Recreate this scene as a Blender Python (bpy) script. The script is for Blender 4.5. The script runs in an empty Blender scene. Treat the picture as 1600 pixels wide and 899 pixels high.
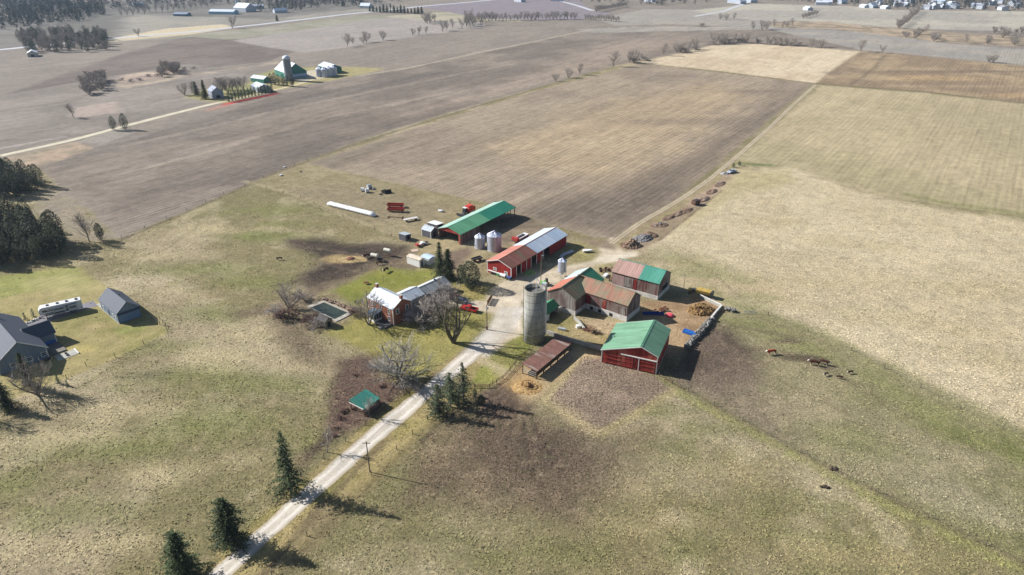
import bpy, math, random
import numpy as np
from mathutils import Vector, Matrix
random.seed(7); R = math.radians
sc = bpy.context.scene
# ---------------------------------------------------------------- camera
HC = 105.0; PITCH = R(26.9); FPX = 1067.0
cam = bpy.data.cameras.new('camera'); cam.lens = 36 * FPX / 1600; cam.sensor_width = 36
cam.clip_start = 0.5; cam.clip_end = 30000
camo = bpy.data.objects.new('camera', cam); sc.collection.objects.link(camo)
camo.location = (0, 0, HC); camo.rotation_euler = (R(90) - PITCH, 0, 0); sc.camera = camo
# ---------------------------------------------------------------- sky and sun
SUN_AZ = R(163); SUN_EL = R(32.5)
w = bpy.data.worlds.new('World'); sc.world = w; w.use_nodes = True
wt = w.node_tree; sky = wt.nodes.new('ShaderNodeTexSky'); sky.sky_type = 'NISHITA'; sky.sun_disc = False
sky.sun_elevation = SUN_EL; sky.sun_rotation = math.pi / 2 - SUN_AZ; sky.air_density = 1.0; sky.dust_density = 0.8
bg = wt.nodes['Background']; bg.inputs['Strength'].default_value = 0.055
wt.links.new(sky.outputs[0], bg.inputs[0])
sun = bpy.data.lights.new('sun', 'SUN'); sun.energy = 5.0; sun.angle = R(0.53); sun.color = (1, 0.98, 0.955)
suno = bpy.data.objects.new('sun', sun); sc.collection.objects.link(suno)
sd = Vector((math.cos(SUN_AZ) * math.cos(SUN_EL), math.sin(SUN_AZ) * math.cos(SUN_EL), math.sin(SUN_EL)))
suno.rotation_euler = sd.to_track_quat('Z', 'Y').to_euler(); suno.location = sd * 400
sc.view_settings.view_transform = 'Standard'; sc.view_settings.look = 'None'
sc.view_settings.exposure = 0.90; sc.view_settings.gamma = 1.0; sc.view_settings.use_curve_mapping = False
sc.render.engine = 'CYCLES'
try:
    sc.cycles.volume_bounces = 0; sc.cycles.max_bounces = 5; sc.cycles.transparent_max_bounces = 6
except Exception: pass

# ---------------------------------------------------------------- helpers
SP, CP = math.sin(PITCH), math.cos(PITCH)
def at(px, py, z=0.0):
    X = (px - 800) / FPX; Y = (449.5 - py) / FPX
    dx, dy, dz = X, CP + Y * SP, -SP + Y * CP
    t = (z - HC) / dz
    return Vector((dx * t, dy * t, z))
def C(r, g, b, k=1.3):
    f = lambda c: ((c / 255) ** 2.2) / k
    return (f(r), f(g), f(b), 1)
def link(o, parent=None):
    sc.collection.objects.link(o)
    if parent is not None: o.parent = parent
    return o
def tag(o, label=None, cat=None, group=None, kind=None):
    if label: o['label'] = label
    if cat: o['category'] = cat
    if group: o['group'] = group
    if kind: o['kind'] = kind
    return o
def thing(name, label, cat, loc, rz=0.0, group=None):
    o = bpy.data.objects.new(name, None); o.empty_display_size = 1
    o.location = loc; o.rotation_euler = (0, 0, rz)
    link(o); return tag(o, label, cat, group)
def copy_thing(root, loc, rz, s, label, group=None):
    def rec(o, par):
        c = o.copy(); sc.collection.objects.link(c)
        if par is not None: c.parent = par
        for ch in o.children: rec(ch, c)
        return c
    r = rec(root, None); r.location = loc; r.rotation_euler = (0, 0, rz)
    r.scale = s if hasattr(s, '__len__') else (s, s, s)
    r['label'] = label
    if group: r['group'] = group
    elif 'group' in r: del r['group']
    return r
class M:
    def __init__(s): s.v = []; s.f = []
    def add(s, vs, fs):
        n = len(s.v); s.v += [tuple(p) for p in vs]; s.f += [tuple(i + n for i in f) for f in fs]; return s
    def box(s, x0, x1, y0, y1, z0, z1, m=None):
        vs = [Vector((x, y, z)) for z in (z0, z1) for y in (y0, y1) for x in (x0, x1)]
        if m is not None: vs = [m @ p for p in vs]
        return s.add(vs, [(0, 2, 3, 1), (4, 5, 7, 6), (0, 1, 5, 4), (2, 6, 7, 3), (0, 4, 6, 2), (1, 3, 7, 5)])
    def prism(s, pts, off):
        """pts: closed outline, extruded by vector off"""
        n = len(pts); off = Vector(off); a = [Vector(p) for p in pts]
        return s.add(a + [p + off for p in a], [tuple(range(n)), tuple(range(2 * n - 1, n - 1, -1))] +
                     [(i, i + n, (i + 1) % n + n, (i + 1) % n) for i in range(n)])
    def tube(s, p0, p1, r0, r1=None, n=6, cap=True):
        r1 = r0 if r1 is None else r1
        p0 = Vector(p0); p1 = Vector(p1); d = p1 - p0
        if d.length < 1e-6: return s
        q = d.normalized().to_track_quat('Z', 'Y')
        vs = []
        for p, r in ((p0, r0), (p1, r1)):
            for i in range(n):
                a = 2 * math.pi * i / n; vs.append(p + q @ Vector((r * math.cos(a), r * math.sin(a), 0)))
        fs = [(i, (i + 1) % n, (i + 1) % n + n, i + n) for i in range(n)]
        if cap: fs += [tuple(range(n - 1, -1, -1)), tuple(range(n, 2 * n))]
        return s.add(vs, fs)
    def lathe(s, prof, n=24, c=(0, 0)):
        """prof: list of (r,z)"""
        vs = []; fs = []
        for r, z in prof:
            for i in range(n):
                a = 2 * math.pi * i / n; vs.append((c[0] + r * math.cos(a), c[1] + r * math.sin(a), z))
        for k in range(len(prof) - 1):
            for i in range(n):
                j = (i + 1) % n; fs.append((k * n + i, k * n + j, (k + 1) * n + j, (k + 1) * n + i))
        fs.append(tuple(range(n - 1, -1, -1))); fs.append(tuple(range((len(prof) - 1) * n, len(prof) * n)))
        return s.add(vs, fs)
    def loft(s, rings):
        """rings: lists of equal length"""
        n = len(rings[0]); vs = [p for r in rings for p in r]; fs = []
        for k in range(len(rings) - 1):
            for i in range(n):
                j = (i + 1) % n; fs.append((k * n + i, k * n + j, (k + 1) * n + j, (k + 1) * n + i))
        fs.append(tuple(range(n - 1, -1, -1))); fs.append(tuple(range((len(rings) - 1) * n, len(rings) * n)))
        return s.add(vs, fs)
    def rock(s, c, r, sq=0.7, rnd=random):
        base = [(0, 0, 1), (.89, 0, .45), (.28, .85, .45), (-.72, .53, .45), (-.72, -.53, .45), (.28, -.85, .45),
                (.72, .53, -.45), (-.28, .85, -.45), (-.89, 0, -.45), (-.28, -.85, -.45), (.72, -.53, -.45), (0, 0, -1)]
        fs = [(0, 1, 2), (0, 2, 3), (0, 3, 4), (0, 4, 5), (0, 5, 1), (1, 6, 2), (2, 7, 3), (3, 8, 4), (4, 9, 5), (5, 10, 1),
              (6, 7, 2), (7, 8, 3), (8, 9, 4), (9, 10, 5), (10, 6, 1), (11, 7, 6), (11, 8, 7), (11, 9, 8), (11, 10, 9), (11, 6, 10)]
        k = [r * rnd.uniform(.7, 1.2) for _ in range(3)]
        return s.add([(c[0] + x * k[0] * rnd.uniform(.8, 1.15), c[1] + y * k[1] * rnd.uniform(.8, 1.15), c[2] + z * k[2] * sq) for x, y, z in base], fs)
    def mesh(s, name, mat, smooth=False):
        me = bpy.data.meshes.new(name); me.from_pydata(s.v, [], s.f); me.update()
        if mat: me.materials.append(mat)
        if smooth:
            me.polygons.foreach_set('use_smooth', [True] * len(me.polygons))
        return me
    def build(s, name, mat, parent=None, smooth=False):
        o = bpy.data.objects.new(name, s.mesh(name, mat, smooth)); return link(o, parent)

# ---------------------------------------------------------------- materials
class NT:
    def __init__(s, name):
        s.m = bpy.data.materials.new(name); s.m.use_nodes = True; s.t = s.m.node_tree
        s.b = s.t.nodes['Principled BSDF']; s.L = s.t.links.new
        s.tc = s.n('TexCoord')
    def n(s, kind, **kw):
        x = s.t.nodes.new('ShaderNode' + kind)
        for k, v in kw.items(): setattr(x, k, v)
        return x
    def mapped(s, scale=(1, 1, 1), rz=0.0, src='Object', loc=(0, 0, 0)):
        a = s.n('Mapping'); s.L(s.tc.outputs[src], a.inputs[0])
        if rz:
            a.inputs['Rotation'].default_value = (0, 0, rz)
            b = s.n('Mapping'); s.L(a.outputs[0], b.inputs[0]); b.inputs['Scale'].default_value = scale
            return b.outputs[0]
        a.inputs['Scale'].default_value = scale; a.inputs['Location'].default_value = loc
        return a.outputs[0]
    def noise(s, vec, scale=1, detail=3, rough=.55):
        x = s.n('TexNoise'); s.L(vec, x.inputs['Vector']); x.inputs['Scale'].default_value = scale
        x.inputs['Detail'].default_value = detail; x.inputs['Roughness'].default_value = rough
        return x.outputs['Fac']
    def rng(s, v, a, b, c, d):
        x = s.n('MapRange'); s.L(v, x.inputs[0])
        for i, k in enumerate((a, b, c, d)): x.inputs[i + 1].default_value = k
        return x.outputs[0]
    def mix(s, f, a, b, blend='MIX'):
        x = s.n('Mix', data_type='RGBA', blend_type=blend)
        for k, v in ((0, f), (6, a), (7, b)):
            if isinstance(v, (int, float)): x.inputs[k].default_value = v
            elif isinstance(v, tuple): x.inputs[k].default_value = v
            else: s.L(v, x.inputs[k])
        return x.outputs[2]
    def math(s, op, a, b=0.0):
        x = s.n('Math', operation=op)
        for k, v in ((0, a), (1, b)):
            if isinstance(v, (int, float)): x.inputs[k].default_value = v
            else: s.L(v, x.inputs[k])
        return x.outputs[0]
    def scale_col(s, col, v):
        x = s.n('VectorMath', operation='SCALE')
        s.L(col, x.inputs[0])
        if isinstance(v, (int, float)): x.inputs['Scale'].default_value = v
        else: s.L(v, x.inputs['Scale'])
        return x.outputs[0]
    def bump(s, h, strength=.5, dist=.1):
        x = s.n('Bump'); s.L(h, x.inputs['Height']); x.inputs['Strength'].default_value = strength
        x.inputs['Distance'].default_value = dist; s.L(x.outputs[0], s.b.inputs['Normal'])
    def out(s, col, rough=.8, metal=0.0, spec=.3):
        if isinstance(col, tuple): s.b.inputs['Base Color'].default_value = col
        else: s.L(col, s.b.inputs['Base Color'])
        s.b.inputs['Roughness'].default_value = rough; s.b.inputs['Metallic'].default_value = metal
        s.b.inputs['Specular IOR Level'].default_value = spec
        return s.m
MC = {}
def noisy(name, c1, c2, scale=2.0, rough=.8, metal=0.0, stretch=(1, 1, 1), bump=0.0, lo=.35, hi=.65, spec=.3, detail=4):
    if name in MC: return MC[name]
    t = NT(name); v = t.mapped(stretch); n = t.noise(v, scale, detail)
    col = t.mix(t.rng(n, lo, hi, 0, 1), c1, c2)
    if bump: t.bump(n, .6, bump)
    MC[name] = t.out(col, rough, metal, spec); return MC[name]
def metal_roof(name, c1, c2, rough=.45, rib=0.9, axis='X', lo=.4, hi=.6, scale=.35, stretch=(1, .25, .25), c3=None, metal=0.0):
    """sheet-metal roof: ribs run down the slope, colour blotches follow the sheets"""
    t = NT(name); v = t.mapped((1, 1, 1))
    n = t.noise(t.mapped(stretch), scale, 4, .6); col = t.mix(t.rng(n, lo, hi, 0, 1), c1, c2)
    if c3:
        n3 = t.noise(t.mapped((.9, .1, .1), loc=(31, 4, 0)), 1.1, 3); col = t.mix(t.rng(n3, .56, .66, 0, .85), col, c3)
    n2 = t.noise(v, 5, 4, .7); col = t.scale_col(col, t.rng(n2, .3, .7, .86, 1.12))
    n4 = t.noise(t.mapped((1.6, .12, .12) if axis == 'X' else (.12, 1.6, .12), loc=(5, 9, 2)), 1.3, 5, .65); col = t.scale_col(col, t.rng(n4, .32, .62, .80, 1.1))
    sx = t.n('SeparateXYZ'); t.L(v, sx.inputs[0])
    fr = t.math('FRACT', t.math('MULTIPLY', sx.outputs[0 if axis == 'X' else 1], 1 / rib))
    g = t.math('LESS_THAN', fr, .12); col = t.mix(t.math('MULTIPLY', g, .28), col, (.03, .03, .03, 1))
    pan = t.n('TexWhiteNoise', noise_dimensions='1D'); t.L(t.math('FLOOR', t.math('MULTIPLY', sx.outputs[0 if axis == 'X' else 1], 1 / rib)), pan.inputs['W'])
    col = t.scale_col(col, t.rng(pan.outputs[0], 0, 1, .93, 1.06))
    t.bump(g, .5, .04)
    return t.out(col, rough, metal, .4)
def boards(name, c1, c2, c3=None, rib=.3, lo=.4, hi=.6):
    """vertical weathered boards"""
    t = NT(name); v = t.mapped((1, 1, 1)); sx = t.n('SeparateXYZ'); t.L(v, sx.inputs[0])
    s = t.math('MULTIPLY', t.math('ADD', sx.outputs[0], sx.outputs[1]), 1 / rib)
    wn = t.n('TexWhiteNoise', noise_dimensions='1D'); t.L(t.math('FLOOR', s), wn.inputs['W'])
    n = t.noise(t.mapped((1.2, 1.2, .18)), 1.6, 5, .6)
    f = t.math('ADD', t.math('MULTIPLY', wn.outputs[0], .3), t.math('MULTIPLY', n, .7))
    col = t.mix(t.rng(f, lo, hi, 0, 1), c1, c2)
    if c3:
        n3 = t.noise(t.mapped((.35, .35, .12), loc=(7, 3, 1)), 1, 3); col = t.mix(t.rng(n3, .5, .6, 0, .9), col, c3)
    gap = t.math('LESS_THAN', t.math('FRACT', s), .14)
    col = t.mix(t.math('MULTIPLY', gap, .45), col, (.02, .018, .015, 1)); t.bump(gap, .5, .03)
    return t.out(col, .85, 0, .2)
def plain(name, c, rough=.5, metal=0.0, var=.12, spec=.4):
    if name in MC: return MC[name]
    t = NT(name); n = t.noise(t.mapped(), 3.0, 4, .6)
    base = t.n('RGB'); base.outputs[0].default_value = c
    MC[name] = t.out(t.scale_col(base.outputs[0], t.rng(n, .3, .7, 1 - var, 1 + var)), rough, metal, spec); return MC[name]
# ---------------------------------------------------------------- ground sheet
def axis_pos(fine_lo, fine_hi, step, lo, hi, g):
    a = list(np.arange(fine_lo, fine_hi + step * .5, step)); s = step; x = a[-1]
    while x < hi: s *= 1 + g; x += s; a.append(x)
    s = step; x = a[0]; b = []
    while x > lo: s *= 1 + g; x -= s; b.append(x)
    return np.array(b[::-1] + a)
GX = axis_pos(-190, 190, 1.0, -5200, 5200, .013)
GY = axis_pos(70, 320, 1.0, -900, 7000, .010)
X, Y = np.meshgrid(GX, GY); PX = X.ravel(); PY = Y.ravel(); NV = PX.size
rs = np.random.RandomState(3)
def vn(x, y, s, seed=0):
    """value noise 0..1"""
    t = np.random.RandomState(seed).rand(128, 128); x = x / s + 50.3; y = y / s + 50.7
    xi = np.floor(x).astype(int); yi = np.floor(y).astype(int); fx = x - xi; fy = y - yi
    fx = fx * fx * (3 - 2 * fx); fy = fy * fy * (3 - 2 * fy); m = 127
    g = lambda a, b: t[(a) & m, (b) & m]
    return (g(xi, yi) * (1 - fx) + g(xi + 1, yi) * fx) * (1 - fy) + (g(xi, yi + 1) * (1 - fx) + g(xi + 1, yi + 1) * fx) * fy
def fbm(s, seed, o=4): 
    r = 0; a = 1; tot = 0
    for k in range(o): r = r + a * vn(PX, PY, s / 2 ** k, seed + k); tot += a; a *= .55
    return r / tot
NZ = {k: fbm(k, int(k) + 5) for k in (4., 12., 40., 140.)}
def col3(c): return np.array(C(*c)[:3])
COL = np.zeros((NV, 3)); TEX = np.zeros((NV, 3))   # TEX: tufts, streaks along the farm's grid, clods
def sdist(poly):
    d = np.full(NV, 1e9); ins = np.zeros(NV, bool); n = len(poly)
    for i in range(n):
        x0, y0 = poly[i]; x1, y1 = poly[(i + 1) % n]; ex, ey = x1 - x0, y1 - y0
        t = np.clip(((PX - x0) * ex + (PY - y0) * ey) / (ex * ex + ey * ey + 1e-9), 0, 1)
        d = np.minimum(d, (PX - x0 - t * ex) ** 2 + (PY - y0 - t * ey) ** 2)
        c = ((y0 <= PY) != (y1 <= PY)) & (PX < (x1 - x0) * (PY - y0) / ((y1 - y0) if abs(y1 - y0) > 1e-9 else 1e-9) + x0)
        ins ^= c
    return np.where(ins, np.sqrt(d), -np.sqrt(d))
def smooth(x): x = np.clip(x, 0, 1); return x * x * (3 - 2 * x)
def W(pts): return [tuple(at(*p)[:2]) for p in pts]
def apply(a, c, tex=None, c2=None, ns=12.):
    global COL, TEX
    cc = col3(c)[None, :]
    if c2 is not None:
        m = smooth((NZ[ns] - .38) / .24)[:, None]; cc = cc * (1 - m) + col3(c2)[None, :] * m
    a = a[:, None]; COL = COL * (1 - a) + cc * a
    if tex is not None: TEX = TEX * (1 - a) + np.array(tex)[None, :] * a
def paint(px, c, soft=1.5, wob=3.0, tex=None, c2=None, ns=12., k=1.0, wn=12.):
    d = sdist(W(px)) + (NZ[wn] - .5) * 2 * wob + (NZ[4.] - .5) * wob * .5
    apply(smooth(d / soft * .5 + .5) * k, c, tex, c2, ns)
def line(px, c, w, soft=.8, wob=.6, k=1.0, tex=None, c2=None):
    p = W(px); d = np.full(NV, 1e9)
    for (x0, y0), (x1, y1) in zip(p, p[1:]):
        ex, ey = x1 - x0, y1 - y0; t = np.clip(((PX - x0) * ex + (PY - y0) * ey) / (ex * ex + ey * ey), 0, 1)
        d = np.minimum(d, (PX - x0 - t * ex) ** 2 + (PY - y0 - t * ey) ** 2)
    d = w / 2 - np.sqrt(d) + (NZ[4.] - .5) * 2 * wob
    apply(smooth(d / soft * .5 + .5) * k, c, tex, c2)
def blob(px, py, rx, ry, c, k=.8, soft=.5, c2=None, rz=0.0, tex=None):
    """soft-edged patch of another ground cover, radii in metres"""
    o = at(px, py); ca, sa = math.cos(rz), math.sin(rz); dx = PX - o.x; dy = PY - o.y
    u = (dx * ca + dy * sa) / rx; v = (-dx * sa + dy * ca) / ry
    d = 1 - np.sqrt(u * u + v * v) + (NZ[12.] - .5) * 1.1 + (NZ[4.] - .5) * .5
    apply(smooth(d / soft * .5 + .2) * k, c, tex, c2)
TAN = (172, 156, 126); OLIVE = (142, 130, 96); GRN = (118, 116, 76); STRAW = (204, 188, 154)
PLOW = (140, 129, 117); PLOWD = (124, 113, 108); MUD = (84, 72, 64); MUD2 = (112, 97, 84)
# base: dry pasture
apply(np.ones(NV), TAN, (1, 0, 0), OLIVE, 40.)
m = smooth((NZ[140.] - .45) / .2) * .35; apply(m, GRN)
m = smooth((NZ[12.] - .52) / .16) * .35; apply(m, STRAW)
m = smooth((NZ[4.] - .6) / .12) * .3; apply(m, GRN)
# all the far farmland: ploughed
paint([(-2600, 330), (60, 262), (190, 372), (350, 305), (440, 264), (480, 250), (600, 207), (740, 165), (870, 128), (960, 103), (1060, 84), (1200, 70), (1345, 80), (1480, 92), (1640, 107), (4200, 240), (9000, -60), (800, -80), (-7000, -60)],
      PLOW, 2, 1, (.25, .9, .25), (132, 122, 112), 40.)
# far patches, far to near
paint([(-1500, 60), (-200, -10), (120, 4), (560, -8), (620, 8), (300, 46), (170, 62), (-300, 110)], (122, 116, 110), 3, 4, (.4, .6, .1), (106, 102, 94), 40.)
paint([(200, 22), (420, 30), (560, 14), (660, 10), (540, 26), (300, 44), (180, 58)], (152, 145, 132), 14, 10, (.3, .6, .1), (138, 132, 122), 40.)
paint([(175, 60), (260, 45), (350, 38), (362, 44), (300, 54), (172, 66)], (196, 180, 150), 3, 3, (.4, .2, .1))
paint([(0, 150), (180, 88), (300, 55), (410, 66), (462, 80), (420, 96), (330, 106), (180, 135), (0, 170)], (112, 101, 94), 3, 3, (.2, 1, .3), (122, 111, 102), 40.)
paint([(170, 66), (300, 54), (420, 42), (550, 25), (660, 22), (640, 27), (540, 38), (460, 50), (360, 62), (300, 58)], (140, 136, 116), 3, 3, (.3, .6, .1), (152, 146, 130), 40.)
paint([(362, 64), (440, 52), (560, 34), (640, 24), (700, 22), (745, 26), (760, 42), (705, 50), (600, 64), (545, 74), (475, 83), (400, 71)], (158, 148, 140), 3, 2, (.3, .7, .1), (150, 142, 134), 40.)
paint([(600, 26), (680, 20), (800, 18), (815, 34), (690, 33)], (172, 162, 140), 3, 3, (.5, .4, .1), (150, 145, 122), 40.)
paint([(650, 10), (800, -4), (900, -4), (925, 18), (960, 20), (900, 32), (760, 30)], (134, 124, 128), 3, 3, (.3, .7, .1))
paint([(930, 30), (1010, 14), (1100, 16), (1250, 22), (1345, 30), (1400, 38), (1380, 48), (1200, 44), (1050, 38), (960, 40)], (158, 150, 138), 3, 3, (.3, .7, .1), (150, 143, 134), 40.)
paint([(1075, 17), (1180, 6), (1330, 10), (1400, 16), (1620, 18), (2200, 40), (1640, 50), (1440, 46), (1250, 32), (1200, 34), (1090, 20)], (176, 168, 152), 3, 3, (.4, .7, .1), (160, 153, 142), 140.)
paint([(1200, 35), (1290, 34), (1400, 45), (1600, 58), (1640, 62), (1640, 74), (1500, 68), (1400, 60), (1300, 45), (1210, 44)], (178, 158, 134), 3, 6, (.9, .1, .3), (140, 126, 108), 12.)
paint([(900, 46), (1040, 42), (1200, 42), (1340, 50), (1500, 70), (1640, 80), (1640, 106), (1480, 90), (1345, 78), (1200, 67), (1060, 82)], (158, 150, 138), 3, 2, (.3, .8, .1), (146, 140, 132), 40.)
# left: fields beyond the gravel road
paint([(-500, 240), (0, 150), (180, 118), (290, 100), (350, 108), (450, 140), (350, 160), (210, 190), (0, 243), (-500, 360)], (130, 121, 112), 3, 2, (.2, 1, .3), (141, 131, 121), 40.)
paint([(180, 122), (220, 113), (290, 108), (300, 118), (240, 124), (190, 134)], (160, 140, 130), 3, 6, (1, 0, .4), (190, 170, 150), 12.)
paint([(170, 132), (240, 122), (300, 114), (360, 108), (450, 94), (455, 97), (300, 119), (200, 138)], (150, 136, 124), 2, 3, (.8, 0, .4), (176, 160, 140), 12.)
paint([(100, 170), (180, 160), (190, 176), (110, 186)], (180, 162, 150), 3, 6, (.8, .2, .3), k=.7)
# tan strip right of far road near the dark grove
paint([(0, 248), (120, 222), (148, 232), (95, 252), (50, 264), (0, 262)], (182, 158, 136), 1.5, 2, (.9, .2, .3), (150, 138, 118), 12.)
paint([(120, 222), (185, 200), (215, 205), (160, 228)], (150, 142, 132), 1.5, 3, (.7, .5, .3))
# the long ploughed field: colour bands
paint([(60, 262), (150, 235), (300, 190), (430, 150), (560, 120), (900, 52), (1200, 46), (1345, 78), (1200, 68), (1060, 82), (960, 103), (870, 126), (740, 163), (600, 205), (480, 248), (350, 303), (190, 370)], (122, 111, 101), 2, 2, (.35, 1.3, .6), (138, 126, 114), 40.)
paint([(600, 190), (820, 120), (980, 60), (1100, 60), (960, 100), (740, 160)], (158, 141, 124), 20, 12, (.25, 1, .3), k=.7)
paint([(380, 290), (600, 205), (750, 162), (740, 158), (500, 215), (300, 290)], (106, 96, 88), 9, 4, k=.6)
paint([(60, 262), (250, 225), (500, 160), (700, 115), (700, 108), (430, 155), (200, 215)], (106, 98, 92), 9, 4, k=.55)
paint([(75, 300), (110, 280), (140, 320), (155, 360), (195, 372), (110, 380), (60, 330)], (152, 139, 122), 6, 5, (.5, .4, .3), (138, 126, 116), 12., k=.8)
line([(0, 232), (100, 214)], (170, 158, 150), 4, k=.5)
line([(190, 230), (300, 205), (470, 165), (800, 100)], (168, 154, 138), 5, 4, 2.5, k=.45)
line([(120, 290), (330, 236), (480, 190), (700, 145)], (172, 156, 138), 5, 4, 2.5, k=.4)
line([(560, 119), (640, 106), (740, 84), (830, 66), (925, 46), (1000, 42), (1190, 44)], (178, 166, 146), 4, 2, 1, k=.8)
blob(1000, 60, 120, 60, (140, 128, 116), .5)
# main field behind the yard
F1 = [(478, 256), (520, 243), (600, 215), (740, 172), (870, 133), (960, 110), (1000, 100), (1130, 114), (1268, 131), (1235, 160), (1180, 206), (1130, 250), (1060, 308), (1000, 348), (958, 373), (930, 372), (860, 350), (760, 318), (620, 287)]
paint(F1, (148, 133, 116), 1.5, 1.2, (.5, 1.2, .8), (158, 142, 122), 40.)
paint([(760, 230), (900, 170), (1100, 130), (1180, 150), (1050, 240), (950, 290), (820, 260)], (180, 158, 126), 25, 16, k=.6)
paint([(800, 330), (920, 300), (1060, 250), (1240, 150), (1268, 131), (1180, 206), (1060, 306), (960, 371), (860, 350)], (110, 98, 88), 10, 5, k=.7)
paint([(480, 256), (600, 216), (640, 214), (560, 250), (530, 264)], (126, 115, 100), 6, 4, k=.7)
paint([(700, 240), (800, 195), (940, 160), (960, 168), (820, 210)], (134, 122, 106), 14, 6, k=.45)
blob(1060, 190, 55, 14, (122, 108, 96), .5); blob(1185, 143, 30, 10, (118, 104, 92), .55); blob(1050, 119, 25, 8, (122, 108, 94), .5)
blob(930, 230, 60, 22, (182, 163, 134), .45); blob(870, 285, 40, 10, (128, 114, 104), .4, rz=.3); blob(700, 255, 30, 8, (132, 119, 104), .4)
line([(480, 250), (600, 211), (740, 168), (870, 129), (960, 105)], (104, 96, 82), 2.5, 2, 1, k=.8, tex=(1, 0, .5))
line([(190, 374), (350, 306), (440, 266), (480, 252)], (110, 98, 78), 2.0, 1.5, 1, k=.8, tex=(1, 0, .5))
# bright field at the far end, brown field, pale field
paint([(1000, 98), (1060, 84), (1112, 71), (1200, 69), (1342, 81), (1310, 103), (1274, 130), (1130, 112)], (202, 184, 156), 2, 1, (.2, .8, .1), (190, 171, 143), 40.)
paint([(1342, 82), (1400, 84), (1480, 92), (1620, 106), (1800, 122), (1840, 195), (1620, 163), (1450, 144), (1276, 131), (1300, 110)], (139, 120, 98), 2, 1.5, (.3, 1, .2), (160, 140, 112), 40.)
blob(1440, 112, 70, 10, (112, 96, 84), .6, rz=.0); blob(1310, 115, 20, 12, (112, 100, 90), .6); blob(1560, 112, 50, 8, (108, 94, 82), .6); blob(1450, 122, 50, 16, (184, 156, 116), .6); blob(1600, 150, 40, 14, (184, 156, 116), .5)
blob(1370, 93, 30, 6, (112, 98, 86), .5); blob(1500, 135, 60, 8, (168, 148, 120), .5)
F4 = [(1284, 134), (1450, 147), (1620, 167), (1850, 200), (2000, 420), (1620, 340), (1480, 322), (1380, 306), (1250, 268), (1150, 250), (1200, 205)]
paint(F4, (178, 162, 130), 2, 1.2, (.5, .8, .2), (168, 154, 122), 40.)
paint([(1400, 150), (1620, 168), (1850, 200), (1900, 300), (1620, 270), (1500, 230)], (158, 146, 116), 25, 14, k=.6)
paint([(1150, 250), (1200, 225), (1330, 240), (1600, 320), (1600, 342), (1400, 308)], (160, 150, 116), 15, 8, k=.6)
line([(1276, 131), (1450, 144.5), (1620, 164)], (104, 96, 74), 5, 2.5, 1.5, k=.8, tex=(1, 0, .5))
line([(1000, 99), (1130, 113), (1272, 131)], (120, 106, 88), 3, 2, 1, k=.7)
line([(1382, 87), (1365, 108), (1330, 133)], (100, 88, 74), 3, 2, 1, k=.7)
line([(1485, 98), (1478, 120), (1472, 143)], (128, 112, 90), 3, 2, 1, k=.6)
line([(1420, 305), (1480, 318), (1640, 340)], (128, 126, 84), 5, 3, 2, k=.7)
blob(1190, 258, 14, 3.5, (112, 118, 76), .9, .4, rz=-.2)
# bright dry pasture on the right
paint([(1145, 262), (1230, 262), (1300, 282), (1400, 312), (1600, 348), (2000, 440), (2600, 1100), (1640, 692), (1500, 628), (1400, 575), (1300, 530), (1200, 487), (1120, 478), (1060, 440), (1020, 405), (1010, 380), (1060, 330)], (206, 189, 156), 6, 5, (1.1, .25, .3), (196, 179, 146), 40.)
paint([(1012, 400), (1040, 385), (1100, 400), (1180, 430), (1230, 470), (1200, 485), (1120, 470), (1060, 440)], (150, 144, 102), 7, 6, (1, .2, .3), (178, 160, 126), 12., k=.8)
paint([(1150, 265), (1230, 268), (1240, 285), (1170, 300), (1110, 330), (1070, 350), (1060, 342), (1110, 300)], (176, 162, 118), 6, 5, (1, .2, .3), k=.6)
for a in ((1330, 380, 26, 8, .2), (1500, 450, 30, 9, .2), (1260, 440, 22, 6, .25), (1400, 500, 26, 8, .3), (1545, 560, 24, 8, .4), (1215, 345, 18, 6, .1)):
    blob(a[0], a[1], a[2], a[3], (180, 164, 126), .4, rz=-a[4])
line([(1105, 455), (1150, 478), (1260, 515), (1400, 585), (1640, 700)], (126, 130, 78), 6, 4, 3, k=.6)
# green fringe and the grey middle pasture with cow mud
paint([(1125, 490), (1200, 492), (1320, 545), (1440, 600), (1620, 695), (1900, 850), (1700, 1000), (1560, 870), (1300, 735), (1180, 670), (1060, 605), (1040, 570), (1080, 545)], (150, 140, 108), 5, 5, (1, .15, .3), (130, 126, 88), 40.)
paint([(1130, 495), (1200, 498), (1330, 560), (1500, 650), (1500, 675), (1300, 575), (1200, 530), (1125, 520)], (132, 132, 84), 6, 6, k=.7)
paint([(1090, 500), (1150, 515), (1190, 550), (1180, 590), (1130, 608), (1070, 600), (1035, 585), (1060, 545)], (94, 80, 72), 5, 5, (.9, .3, 1), (114, 98, 86), 12., k=.95)
paint([(1050, 600), (1180, 590), (1230, 640), (1230, 690), (1150, 660)], (128, 113, 98), 8, 7, k=.7)
blob(1260, 560, 9, 3, MUD, .9, rz=-.2); blob(1296, 574, 6, 2.5, MUD2, .8); blob(1232, 533, 6, 1.6, MUD2, .8); blob(1205, 520, 12, 1.6, MUD2, .6, rz=-.4)
blob(1450, 720, 20, 10, (168, 155, 126), .6, rz=-.4); blob(1530, 790, 22, 10, (166, 154, 128), .6, rz=-.5); blob(1350, 690, 18, 8, (124, 124, 82), .6, rz=-.4)
blob(1250, 640, 12, 8, (166, 152, 122), .6); blob(1540, 690, 26, 6, (118, 122, 70), .6, rz=-.5)
line([(1040, 595), (1075, 617), (1160, 663), (1300, 740), (1450, 815), (1640, 905)], (150, 146, 92), 3, 2, 1.5, k=.8)
line([(1044, 594), (1080, 614), (1165, 660), (1304, 736), (1455, 810), (1640, 898)], (112, 100, 82), 1.6, 1.2, 1, k=.7)
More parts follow.
